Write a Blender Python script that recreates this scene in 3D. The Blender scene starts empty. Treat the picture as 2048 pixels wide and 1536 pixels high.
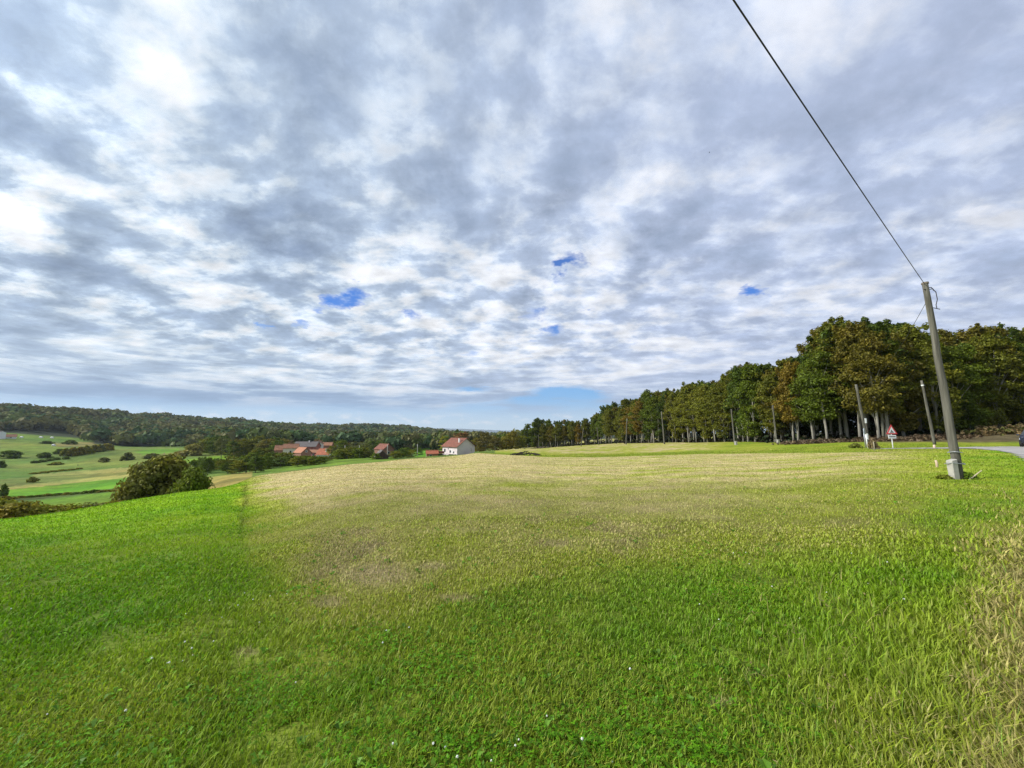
import bpy, math, random
import numpy as np
from mathutils import Vector

SC = bpy.context.scene
COL = SC.collection
R = math.radians
RNG = np.random.default_rng(7)

# ------------------------------------------------------------------ camera model (photo pixels are 2048 x 1536)
FPX, PITCH, EYE = 769.0, R(6.85), 1.6
CP, SP = math.cos(PITCH), math.sin(PITCH)


def ray(px, py):
    u, v = (px - 1024) / FPX, (768 - py) / FPX
    return u, CP - v * SP, SP + v * CP


def slope_r(px, py):
    x, y, z = ray(px, py)
    return z / math.hypot(x, y)


def az_of(px, py=920):
    x, y, z = ray(px, py)
    return math.degrees(math.atan2(x, y))


def project(x, y, z):
    x, y, z = np.asarray(x, float), np.asarray(y, float), np.asarray(z, float) - EYE
    d = np.maximum(y * CP + z * SP, 0.05)
    return 1024 + FPX * x / d, 768 - FPX * (z * CP - y * SP) / d


# ------------------------------------------------------------------ numpy noise
def _hash(ix, iy, seed):
    n = (ix.astype(np.int64) * 374761393 + iy.astype(np.int64) * 668265263 + seed * 1442695041) & 0xFFFFFFFF
    n = ((n ^ (n >> 13)) * 1274126177) & 0xFFFFFFFF
    return ((n ^ (n >> 16)) & 0xFFFFFF) / float(0xFFFFFF)


def vnoise(x, y, seed=0):
    ix, iy = np.floor(x), np.floor(y)
    fx, fy = x - ix, y - iy
    fx, fy = fx * fx * (3 - 2 * fx), fy * fy * (3 - 2 * fy)
    a, b = _hash(ix, iy, seed), _hash(ix + 1, iy, seed)
    c, d = _hash(ix, iy + 1, seed), _hash(ix + 1, iy + 1, seed)
    return a + (b - a) * fx + (c - a) * fy + (a - b - c + d) * fx * fy


def fbm(x, y, seed=0, octv=4):
    x, y = np.asarray(x, float), np.asarray(y, float)
    s, a, t = 0, 1.0, 0
    for k in range(octv):
        s = s + a * vnoise(x * 2 ** k + 17.3 * k, y * 2 ** k - 9.1 * k, seed + k)
        t += a
        a *= 0.55
    return s / t


def sstep(a, b, x):
    t = np.clip((np.asarray(x, float) - a) / (b - a), 0, 1)
    return t * t * (3 - 2 * t)


# ------------------------------------------------------------------ terrain: one profile per direction, (distance, photo row) or (distance, None, height)
def _pchip(xk, yk, x):
    xk, yk = np.array(xk, float), np.array(yk, float)
    h, dl = np.diff(xk), np.diff(yk) / np.diff(xk)
    m = np.zeros(len(xk))
    for i in range(1, len(xk) - 1):
        if dl[i - 1] * dl[i] > 0:
            w1, w2 = 2 * h[i] + h[i - 1], h[i] + 2 * h[i - 1]
            m[i] = (w1 + w2) / (w1 / dl[i - 1] + w2 / dl[i])
    m[0], m[-1] = 0, 0
    x = np.clip(x, xk[0], xk[-1])
    i = np.clip(np.searchsorted(xk, x) - 1, 0, len(h) - 1)
    t = (x - xk[i]) / h[i]
    return ((1 + 2 * t) * (1 - t) ** 2 * yk[i] + t * (1 - t) ** 2 * h[i] * m[i]
            + t * t * (3 - 2 * t) * yk[i + 1] + t * t * (t - 1) * h[i] * m[i + 1])


PROFILE = [
    (0, [(23, 1042), (46, None, -7), (100, None, -13), (180, 990), (260, 960), (380, 930), (480, 902), (600, 880), (700, 866), (900, 846), (1150, 823), (1500, 824), (9000, 850)]),
    (130, [(25, 1026), (48, None, -7), (105, None, -13), (180, 985), (260, 957), (360, 932), (430, 912), (520, 895), (640, 880), (760, 866), (1250, 831), (1700, 834), (9000, 856)]),
    (250, [(27, 1006), (55, None, -7.2), (115, None, -13.5), (180, 966), (260, 945), (340, 922), (420, 905), (480, 898), (560, None, -17), (700, 887), (900, 865), (1300, 840), (1800, 843), (9000, 860)]),
    (370, [(29, 986), (55, None, -7), (110, None, -12.5), (170, 950), (240, 930), (330, 912), (420, 902), (560, 894), (900, 870), (1300, 847), (1900, 850), (9000, 863)]),
    (430, [(30, 979), (52, None, -6), (80, None, -8.2), (130, 955), (220, 928), (320, 912), (450, 898), (800, 873), (1300, 850), (1950, 852), (9000, 864)]),
    (500, [(31, 969), (46, 951.5), (62, None, -5.2), (110, None, -9), (150, 945), (220, 928), (320, 912), (450, 898), (800, 876), (1300, 854), (2000, 856), (9000, 866)]),
    (600, [(26, 962), (42, 941), (62, None, -5.4), (110, 948), (150, 934), (220, 920), (320, 908), (500, 896), (900, 876), (1400, 857), (2200, 859), (9000, 866)]),
    (700, [(27, 946), (44, 929), (65, None, -5.0), (120, 929), (150, 921), (210, 913), (300, 907), (500, 897), (900, 878), (1500, 860), (2300, 862), (9000, 866)]),
    (800, [(50, 919), (80, None, -5.0), (140, 919), (180, 914), (260, 908), (500, 896), (900, 880), (1400, 858), (2300, 866), (9000, 867)]),
    (900, [(56, 914), (90, None, -5.0), (150, 911.5), (180, 909), (300, 902), (600, 893), (1500, 872), (2400, 867), (9000, 867)]),
    (960, [(56, 907), (75, 902), (100, None, -4.8), (180, None, -9), (300, None, -14), (600, 893), (1500, 876), (2500, 870), (9000, 867)]),
    (1020, [(52, 910), (62, 908), (84, 898), (100, None, -3.7), (180, None, -8.5), (300, None, -13), (600, 893), (1500, 876), (2500, 870), (9000, 867)]),
    (1110, [(46, 915), (56, 911), (90, 896), (110, 897), (200, 894), (600, 887), (2500, 870), (9000, 867)]),
    (1250, [(48, 913), (60, 908), (100, 889), (120, 889), (200, 884), (600, 880), (2500, 868), (9000, 867)]),
    (1400, [(48, 908), (62, 903), (88, 886), (110, 885), (200, 880), (600, 876), (2500, 868), (9000, 867)]),
    (1560, [(46, 907), (58, 899), (82, 886), (100, 882), (200, 876), (600, 872), (9000, 866)]),
    (1720, [(40, 905), (53, 895), (68, 883), (90, 878), (200, 872), (600, 868), (9000, 866)]),
    (1880, [(19.3, 958), (40, 907), (55, 896), (66, 885), (80, 874), (120, 868), (600, 866), (9000, 866)]),
    (2048, [(22, 953), (45, 907), (62, 894), (72, 880), (84, 866), (110, 860), (600, 860), (9000, 862)]),
]
EXTRA = [
    (-180, [(100, None, 0.3), (9000, None, 5)]), (-130, [(30, None, -.5), (200, None, -5), (9000, None, 0)]),
    (-95, [(24, None, -1.4), (60, None, -5), (200, None, -12), (600, None, -5), (9000, None, 60)]),
    (-72, [(23, None, -1.75), (50, None, -7), (110, None, -13), (260, None, -18), (480, None, -12), (700, None, 0), (1150, None, 36), (9000, None, 60)]),
    (70, [(60, None, .3), (110, None, 2), (9000, None, 3)]), (110, [(60, None, .2), (9000, None, 5)]), (180, [(100, None, .3), (9000, None, 5)]),
]
RG = np.concatenate([[0.0], np.geomspace(0.6, 9000, 479)])
AG = np.arange(-180, 180.01, 0.5)


def _terrain():
    cols = []
    for px, tab in PROFILE:
        k = [(0, 0.0)]
        for t in tab:
            k.append((t[0], t[2] if t[1] is None else EYE + slope_r(px, t[1]) * t[0]))
        cols.append((az_of(px), k))
    for az, tab in EXTRA:
        cols.append((az, [(0, 0.0)] + [(t[0], t[2]) for t in tab]))
    cols.sort(key=lambda c: c[0])
    prof = []
    for az, k in cols:
        q = np.array([a[0] for a in k]) ** 0.5
        z = [a[1] for a in k]
        prof.append(_pchip(q, z, RG ** 0.5))
    prof, azs = np.array(prof), np.array([c[0] for c in cols])
    # near the viewpoint follow a parabola per direction so that the crest stays a crest
    H = np.empty((len(AG), len(RG)))
    for j in range(len(RG)):
        H[:, j] = np.interp(AG, azs, prof[:, j])
    ker = np.exp(-0.5 * (np.arange(-6, 7) / 2.2) ** 2)
    ker /= ker.sum()
    P = np.concatenate([H[-7:-1], H, H[1:7]], 0)
    H = sum(ker[i] * P[i:i + len(AG)] for i in range(13))
    return H


HG = _terrain()


def height(x, y):
    x, y = np.asarray(x, float), np.asarray(y, float)
    r = np.hypot(x, y)
    az = np.degrees(np.arctan2(x, y))
    fa = np.clip((az + 180) / 0.5, 0, len(AG) - 1.001)
    ia = fa.astype(int)
    ta = fa - ia
    j = np.clip(np.searchsorted(RG, r) - 1, 0, len(RG) - 2)
    tr = np.clip((r - RG[j]) / (RG[j + 1] - RG[j]), 0, 1)
    z = ((HG[ia, j] * (1 - ta) + HG[ia + 1, j] * ta) * (1 - tr) + (HG[ia, j + 1] * (1 - ta) + HG[ia + 1, j + 1] * ta) * tr)
    amp = np.clip(r * .0012, 0, .5)
    z = z + amp * (fbm(x * .09, y * .09, 5, 3) - .5) * 1.6 + .05 * (fbm(x * .8, y * .8, 9, 3) - .5)
    return z + np.clip(r - 420, 0, 600) * .036 * (fbm(x * .006, y * .006, 15, 3) - .5)


def hz(x, y):
    return float(height(np.array([x]), np.array([y]))[0])


def at(px, Y):
    """the ground point in column px at depth Y"""
    x = 0.0
    z = -1.0
    for _ in range(4):
        d = Y * CP + (z - EYE) * SP
        x = (px - 1024) / FPX * d
        z = hz(x, Y)
    return Vector((x, Y, z))


def ground_at(px, py, rmin=0.5, rmax=6000):
    """first ground point beyond rmin seen along a photo ray"""
    x, y, z = ray(px, py)
    n = math.hypot(x, y)
    r = np.geomspace(rmin, rmax, 900)
    gx, gy = x / n * r, y / n * r
    below = (EYE + z / n * r) < height(gx, gy)
    i = int(np.argmax(below)) if below.any() else len(r) - 1
    return Vector((gx[i], gy[i], hz(gx[i], gy[i])))


# ------------------------------------------------------------------ mesh helpers
def mesh_np(name, V, F, col=None, smooth=False):
    """V (n,3); F a list of index arrays of width 3 or 4 (or more)"""
    V = np.asarray(V, np.float32)
    F = [np.asarray(f, np.int32) for f in F if len(f)]
    me = bpy.data.meshes.new(name)
    me.vertices.add(len(V))
    me.vertices.foreach_set('co', V.ravel())
    loops = np.concatenate([f.ravel() for f in F])
    sizes = np.concatenate([np.full(len(f), f.shape[1], np.int32) for f in F])
    me.loops.add(len(loops))
    me.loops.foreach_set('vertex_index', loops)
    me.polygons.add(len(sizes))
    me.polygons.foreach_set('loop_start', np.concatenate([[0], np.cumsum(sizes)[:-1]]).astype(np.int32))
    if smooth:
        me.polygons.foreach_set('use_smooth', np.ones(len(sizes), bool))
    if col is not None:
        c = np.ones((len(V), 4), np.float32)
        c[:, :3] = col
        a = me.attributes.new('col', 'FLOAT_COLOR', 'POINT')
        a.data.foreach_set('color', c.ravel())
    me.update(calc_edges=True)
    return me


class MB:
    """collects plain shapes that belong to ONE mesh"""

    def __init__(self):
        self.v, self.f, self.n = [], [], 0

    def add(self, v, faces):
        v = np.asarray(v, float)
        self.v.append(v)
        for f in faces:
            self.f.append([i + self.n for i in f])
        self.n += len(v)
        return self

    def box(self, c, s, rz=0):
        x, y, z = np.array(s) / 2
        v = np.array([(-x, -y, -z), (x, -y, -z), (x, y, -z), (-x, y, -z), (-x, -y, z), (x, -y, z), (x, y, z), (-x, y, z)])
        cz, sz = math.cos(rz), math.sin(rz)
        v = np.stack([v[:, 0] * cz - v[:, 1] * sz, v[:, 0] * sz + v[:, 1] * cz, v[:, 2]], 1) + np.array(c)
        return self.add(v, [(0, 3, 2, 1), (4, 5, 6, 7), (0, 1, 5, 4), (1, 2, 6, 5), (2, 3, 7, 6), (3, 0, 4, 7)])

    def tube(self, pts, radii, n=8, caps=True):
        pts = [Vector(p) for p in pts]
        if not hasattr(radii, '__len__'):
            radii = [radii] * len(pts)
        vs, fs = [], []
        for i, p in enumerate(pts):
            t = (pts[min(i + 1, len(pts) - 1)] - pts[max(i - 1, 0)]).normalized()
            a = t.cross(Vector((0.31, 0.95, 0.02)))
            if a.length < .05:
                a = t.cross(Vector((1, 0, 0)))
            a.normalize()
            b = t.cross(a)
            for k in range(n):
                th = 2 * math.pi * k / n
                vs.append(p + (a * math.cos(th) + b * math.sin(th)) * radii[i])
        for i in range(len(pts) - 1):
            for k in range(n):
                k2 = (k + 1) % n
                fs.append((i * n + k, i * n + k2, (i + 1) * n + k2, (i + 1) * n + k))
        if caps:
            fs.append(tuple(range(n))[::-1])
            fs.append(tuple((len(pts) - 1) * n + k for k in range(n)))
        return self.add([tuple(v) for v in vs], fs)

    def prism(self, poly, y0, y1):
        """poly in (x, z), extruded along y"""
        n = len(poly)
        v = [(x, y0, z) for x, z in poly] + [(x, y1, z) for x, z in poly]
        f = [tuple(range(n)), tuple(range(2 * n - 1, n - 1, -1))]
        f += [(i, n + i, n + (i + 1) % n, (i + 1) % n) for i in range(n)]
        return self.add(v, f)

    def build(self, name, m, parent=None, smooth=False, bevel=0):
        me = bpy.data.meshes.new(name)
        V = np.concatenate(self.v)
        me.from_pydata([tuple(p) for p in V], [], self.f)
        me.update()
        import bmesh
        bm = bmesh.new()
        bm.from_mesh(me)
        bmesh.ops.recalc_face_normals(bm, faces=bm.faces)
        bm.to_mesh(me)
        bm.free()
        if smooth:
            for p in me.polygons:
                p.use_smooth = len(p.vertices) == 4
        o = link(name, me, m, parent)
        if bevel:
            b = o.modifiers.new('bevel', 'BEVEL')
            b.width, b.segments, b.limit_method = bevel, 2, 'ANGLE'
        return o


def link(name, me, m=None, parent=None):
    o = bpy.data.objects.new(name, me)
    COL.objects.link(o)
    if m is not None and not me.materials:
        me.materials.append(m)
    if parent is not None:
        o.parent = parent
    return o


def tag(o, label, cat=None, group=None, kind=None):
    o['label'] = label
    if cat:
        o['category'] = cat
    if group:
        o['group'] = group
    if kind:
        o['kind'] = kind
    return o


def empty(name, loc, rz=0, label=None, cat=None, group=None):
    o = bpy.data.objects.new(name, None)
    o.empty_display_size = .3
    COL.objects.link(o)
    o.location = loc
    o.rotation_euler = (0, 0, rz)
    if label:
        tag(o, label, cat, group)
    return o


# ------------------------------------------------------------------ materials
class NT:
    def __init__(self, tree):
        self.t = tree
        tree.nodes.clear()

    def n(self, typ, **kw):
        nd = self.t.nodes.new(typ)
        ins = kw.pop('ins', {})
        for k, v in kw.items():
            setattr(nd, k, v)
        for k, v in ins.items():
            self.set(nd.inputs[k], v)
        return nd

    def set(self, sock, v):
        if isinstance(v, bpy.types.NodeSocket):
            self.t.links.new(v, sock)
        elif isinstance(v, bpy.types.Node):
            self.t.links.new(v.outputs[0], sock)
        elif v is not None:
            if hasattr(v, '__len__') and len(v) == 3 and sock.type == 'RGBA':
                v = (*v, 1)
            sock.default_value = v

    def math(self, op, a, b=None, c=None, clamp=False):
        nd = self.n('ShaderNodeMath', operation=op, use_clamp=clamp)
        for i, v in enumerate((a, b, c)):
            if v is not None:
                self.set(nd.inputs[i], v)
        return nd.outputs[0]

    def vec(self, op, a, b=None, scale=None):
        nd = self.n('ShaderNodeVectorMath', operation=op)
        self.set(nd.inputs[0], a)
        if b is not None:
            self.set(nd.inputs[1], b)
        if scale is not None:
            self.set(nd.inputs['Scale'], scale)
        return nd.outputs['Value'] if op in ('DISTANCE', 'DOT_PRODUCT', 'LENGTH') else nd.outputs[0]

    def noise(self, vec, scale, detail=4, rough=.55, dist=0.0):
        return self.n('ShaderNodeTexNoise', ins={'Vector': vec, 'Scale': scale, 'Detail': detail, 'Roughness': rough, 'Distortion': dist})

    def mix(self, f, a, b, blend='MIX'):
        nd = self.n('ShaderNodeMix', data_type='RGBA', blend_type=blend)
        self.set(nd.inputs[0], f)
        self.set(nd.inputs[6], a)
        self.set(nd.inputs[7], b)
        return nd.outputs[2]

    def remap(self, v, a, b, c=0.0, d=1.0, smooth=False):
        nd = self.n('ShaderNodeMapRange', interpolation_type='SMOOTHSTEP' if smooth else 'LINEAR')
        for i, w in enumerate((v, a, b, c, d)):
            self.set(nd.inputs[i], w)
        return nd.outputs[0]

    def ramp(self, f, stops):
        nd = self.n('ShaderNodeValToRGB')
        el = nd.color_ramp.elements
        while len(el) < len(stops):
            el.new(.5)
        for e, (p, c) in zip(el, stops):
            e.position = p
            e.color = (*c, 1) if len(c) == 3 else c
        self.set(nd.inputs[0], f)
        return nd.outputs[0]


def material(name):
    m = bpy.data.materials.new(name)
    m.use_nodes = True
    return m, NT(m.node_tree)


def surf(name, col, rough=.8, var=.25, scale=3.0, bump=0.0, bscale=20.0, metallic=0.0, dirt=None, stretch=(1, 1, 1), spec=.3):
    """Principled with noise variation in object space, optional dirt colour in patches"""
    m, t = material(name)
    tc = t.n('ShaderNodeTexCoord').outputs['Object']
    mp = t.n('ShaderNodeMapping', ins={'Vector': tc, 'Scale': stretch})
    nz = t.noise(mp, scale, 6, .6)
    f = t.remap(nz.outputs[0], .3, .7, 1 - var, 1 + var)
    c = t.vec('SCALE', (*col,), scale=f)
    if dirt:
        n2 = t.noise(mp, scale * .37, 5, .65)
        c = t.mix(t.remap(n2.outputs[0], .48, .72, 0, .8), c, dirt)
    b = t.n('ShaderNodeBsdfPrincipled', ins={'Base Color': c, 'Roughness': rough, 'Metallic': metallic, 'Specular IOR Level': spec})
    if bump:
        n3 = t.noise(mp, bscale, 4, .6)
        t.set(b.inputs['Normal'], t.n('ShaderNodeBump', ins={'Strength': bump, 'Distance': .02, 'Height': n3.outputs[0]}))
    o = t.n('ShaderNodeOutputMaterial')
    t.set(o.inputs[0], b)
    return m


def leafy(name, source, trans=.3, lo=.6, hi=1.5, noise_scale=.35):
    """leaves and blades: colour from the object or from the mesh, each leaf a little different, some light coming through"""
    m, t = material(name)
    if source == 'object':
        c = t.n('ShaderNodeObjectInfo').outputs['Color']
    else:
        c = t.n('ShaderNodeAttribute', attribute_name='col').outputs['Color']
    g = t.n('ShaderNodeNewGeometry')
    f = t.remap(g.outputs['Random Per Island'], 0, 1, lo, hi)
    c = t.vec('SCALE', c, scale=f)
    if noise_scale:
        nz = t.noise(g.outputs['Position'], noise_scale, 3, .6)
        warm = t.mix(1.0, c, (1.14, 1.0, .8), 'MULTIPLY')
        c = t.mix(t.remap(nz.outputs[0], .45, .68), c, warm)
    d = t.n('ShaderNodeBsdfDiffuse', ins={'Color': c})
    tr = t.n('ShaderNodeBsdfTranslucent', ins={'Color': c})
    mx = t.n('ShaderNodeMixShader', ins={0: trans, 1: d.outputs[0], 2: tr.outputs[0]})
    gl = t.n('ShaderNodeBsdfGlossy', ins={'Color': (1, 1, 1), 'Roughness': .55})
    mx2 = t.n('ShaderNodeMixShader', ins={0: .012, 1: mx.outputs[0], 2: gl.outputs[0]})
    o = t.n('ShaderNodeOutputMaterial')
    t.set(o.inputs[0], mx2)
    return m


M = {}
M['leaf'] = leafy('tree_leaves', 'object', .3, .55, 1.5)
M['far_leaf'] = leafy('distant_canopy', 'attr', .15, .88, 1.14, .02)
M['grass'] = leafy('grass_blades', 'attr', .38, .62, 1.3, 0)
M['bark'] = surf('bark', (.27, .25, .205), .9, .35, 2.5, .5, 14, stretch=(1, 1, .25), dirt=(.10, .11, .06))
M['pole_wood'] = surf('weathered_pole_wood', (.115, .108, .085), .9, .65, 12, .9, 46, stretch=(1, 1, .045), dirt=(.048, .044, .035))
M['concrete'] = surf('concrete', (.40, .38, .33), .85, .2, 4, .35, 40, dirt=(.30, .29, .24))
M['steel'] = surf('galvanised_steel', (.42, .43, .44), .45, .12, 6, metallic=.7)
M['cable'] = surf('black_cable', (.015, .013, .02), .5, .1, 3)
M['white'] = surf('white_paint', (.78, .78, .76), .5, .06, 4)
M['red'] = surf('red_paint', (.55, .035, .04), .45, .1, 4)
M['black'] = surf('black_paint', (.015, .015, .018), .5, .1, 4)
M['render_pink'] = surf('pale_render', (.66, .57, .56), .9, .06, .8, dirt=(.56, .49, .47))
M['cream'] = surf('cream_render', (.62, .55, .44), .9, .08, 1)
M['white_wall'] = surf('white_render', (.72, .70, .68), .9, .06, 1)
M['tile_red'] = surf('red_roof_tiles', (.20, .075, .048), .85, .3, 1.6, .6, 9, dirt=(.12, .062, .046))
M['tile_orange'] = surf('orange_roof_tiles', (.36, .115, .06), .85, .25, 1.6, .6, 9, dirt=(.24, .085, .05))
M['tile_brown'] = surf('brown_roof_tiles', (.27, .13, .075), .9, .25, 1.2, .6, 9, dirt=(.17, .095, .065))
M['tile_salmon'] = surf('salmon_roof_tiles', (.38, .17, .10), .9, .2, 1.2, .6, 9)
M['slate'] = surf('dark_roof_sheets', (.12, .105, .10), .85, .2, 1.0, .4, 6)
M['timber'] = surf('dark_timber', (.085, .055, .04), .9, .3, 2, stretch=(1, 1, .2))
M['glass'] = surf('window_glass', (.03, .035, .04), .12, .1, 2, spec=.6)
M['soil'] = surf('dark_soil_and_twigs', (.045, .035, .03), .95, .4, 3)
M['car_paint'] = surf('navy_car_paint', (.012, .014, .03), .2, .05, 2, spec=.6)
M['tyre'] = surf('tyre_rubber', (.02, .02, .02), .9, .1, 5)
M['lamp'] = surf('clear_headlamp', (.6, .65, .7), .1, .05, 3, spec=.7)
M['feather'] = surf('dark_feathers', (.03, .03, .035), .8, .2, 9)
M['petal'] = surf('white_petals', (.80, .80, .72), .7, .06, 40)


def brick(name, c1, c2, mortar):
    m, t = material(name)
    tc = t.n('ShaderNodeTexCoord').outputs['Object']
    sx = t.n('ShaderNodeSeparateXYZ', ins={0: tc})
    v = t.n('ShaderNodeCombineXYZ', ins={0: t.math('ADD', sx.outputs[0], sx.outputs[1]), 1: sx.outputs[2]})
    b = t.n('ShaderNodeTexBrick', ins={'Vector': v, 'Color1': c1, 'Color2': c2, 'Mortar': mortar, 'Scale': 1.0, 'Mortar Size': .012, 'Brick Width': .30, 'Row Height': .2})
    nz = t.noise(tc, .8, 4)
    c = t.mix(t.remap(nz.outputs[0], .4, .7, 0, .5), b.outputs[0], tuple(.6 * a for a in c1))
    p = t.n('ShaderNodeBsdfPrincipled', ins={'Base Color': c, 'Roughness': .9})
    o = t.n('ShaderNodeOutputMaterial')
    t.set(o.inputs[0], p)
    return m


M['brick'] = brick('orange_brick', (.42, .15, .08), (.35, .12, .07), (.4, .33, .28))
M['brick_dark'] = brick('brown_brick', (.28, .125, .075), (.23, .10, .065), (.26, .22, .19))
M['brick_red'] = brick('red_brick', (.36, .09, .075), (.30, .075, .06), (.34, .26, .24))

# ------------------------------------------------------------------ camera, light, sky
cd = bpy.data.cameras.new('camera')
cam = bpy.data.objects.new('camera', cd)
COL.objects.link(cam)
cam.location = (0, 0, EYE)
cam.rotation_euler = (R(90) + PITCH, 0, 0)
cd.sensor_width = 36
cd.lens = 36 * FPX / 2048
cd.clip_start, cd.clip_end = .05, 40000
SC.camera = cam

SUN_AZ, SUN_EL = -98.0, 36.0
sdir = Vector((math.sin(R(SUN_AZ)) * math.cos(R(SUN_EL)), math.cos(R(SUN_AZ)) * math.cos(R(SUN_EL)), math.sin(R(SUN_EL))))
sl = bpy.data.lights.new('sun', 'SUN')
sl.energy, sl.angle, sl.color = 4.6, R(11), (1.0, .95, .86)
sun = bpy.data.objects.new('sun', sl)
COL.objects.link(sun)
sun.rotation_euler = sdir.to_track_quat('Z', 'Y').to_euler()

PC = .12      # softens the cloud layer towards the horizon


PG = .80


def pcoord(px, py):
    x, y, z = ray(px, py)
    n = math.sqrt(x * x + y * y + z * z)
    a, b = x / n / (z / n + PC), y / n / (z / n + PC)
    k = max(math.hypot(a, b), 1e-4) ** (PG - 1)
    return a * k, b * k


# (photo column, row, radius, amount): + thick grey cloud, - thin bright cloud
CLOUDS = [
    (560, 130, 170, .22), (480, 30, 110, .15), (660, 250, 130, .13), (60, 235, 100, .22), (160, 300, 70, .16), (410, 215, 95, .22), (230, 175, 80, .12),
    (120, 30, 120, .12), (470, 450, 150, .20), (640, 490, 110, .24), (560, 520, 90, .18), (880, 420, 140, .20), (900, 330, 120, .18), (830, 90, 150, .14), (760, 160, 120, .14),
    (1010, 180, 150, .10), (1300, 470, 95, .32), (1210, 500, 60, .16), (1390, 440, 70, .18), (1190, 260, 140, .16), (1120, 340, 100, .12), (210, 500, 80, .15), (80, 555, 110, .22), (40, 640, 130, .22), (180, 655, 110, .14), (110, 690, 120, -.12),
    (330, 640, 100, .10), (430, 690, 110, .12), (60, 760, 240, .16), (420, 760, 240, .10), (700, 700, 140, .06), (620, 640, 90, .08), (240, 560, 80, .12),
    (1500, 140, 220, .10), (1800, 300, 240, .12), (1700, 470, 160, .10), (1950, 520, 200, .12), (1650, 250, 150, .08), (1560, 540, 120, .12), (1250, 580, 110, .10), (1860, 120, 200, .10),
    (285, 100, 80, -.30), (335, 165, 65, -.28), (60, 190, 60, -.34), (110, 245, 45, -.28), (20, 150, 50, -.24), (510, 205, 60, -.16), (475, 280, 45, -.28), (200, 345, 80, -.22),
    (90, 450, 130, -.30), (150, 380, 90, -.20), (20, 380, 90, -.25), (385, 490, 75, -.26), (300, 440, 80, -.12), (130, 330, 50, -.18), (760, 415, 75, -.30), (700, 410, 30, -.16), (640, 330, 90, -.14), (520, 370, 70, -.12),
    (820, 320, 60, -.16), (690, 535, 120, -.24), (780, 560, 110, -.20), (560, 590, 120, -.20), (950, 560, 100, -.26), (1060, 545, 90, -.24), (1010, 390, 60, -.22), (1060, 340, 50, -.14), (1330, 70, 110, -.24), (1230, 30, 90, -.08),
    (1460, 330, 110, -.18), (1330, 370, 90, -.14), (900, 50, 90, -.12), (780, 20, 60, -.10), (980, 90, 80, -.10), (1180, 570, 100, -.14), (1400, 500, 110, -.14), (1900, 430, 130, -.14), (1990, 370, 90, -.10), (1700, 390, 110, -.07), (1960, 570, 120, -.14), (1770, 120, 120, -.08), (1480, 590, 110, -.10), (900, 640, 130, -.16), (1000, 700, 160, -.14), (1200, 660, 150, -.12), (1350, 680, 160, -.08), (620, 745, 150, -.16), (350, 715, 130, -.14), (900, 740, 200, -.16), (1150, 730, 200, -.14), (1350, 730, 200, -.10),
]
HOLES = [
    (703, 583, 24, .72), (688, 600, 20, .60), (672, 612, 15, .38), (530, 652, 14, .72), (522, 640, 12, .3), (598, 648, 13, .34), (640, 620, 14, .3), (1144, 520, 20, .66), (1116, 528, 18, .66), (1118, 546, 11, .36), (1522, 585, 20, .6), (1500, 582, 16, .34), (1062, 630, 24, .42), (1088, 622, 14, .4), (1106, 662, 20, .7), (1085, 682, 16, .38),
    (1120, 552, 16, .3), (832, 628, 18, .45), (824, 618, 12, .3), (1178, 622, 14, .3), (940, 705, 24, .3),
]
LOWGAPS = [(925, 777, 22, .55), (960, 778, 20, .5), (1100, 782, 30, .6), (1150, 784, 34, .7), (1190, 790, 30, .5), (1060, 800, 40, .5), (1120, 806, 60, .7), (1000, 815, 60, .5), (1200, 815, 70, .6), (940, 822, 50, .4)]


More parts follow.
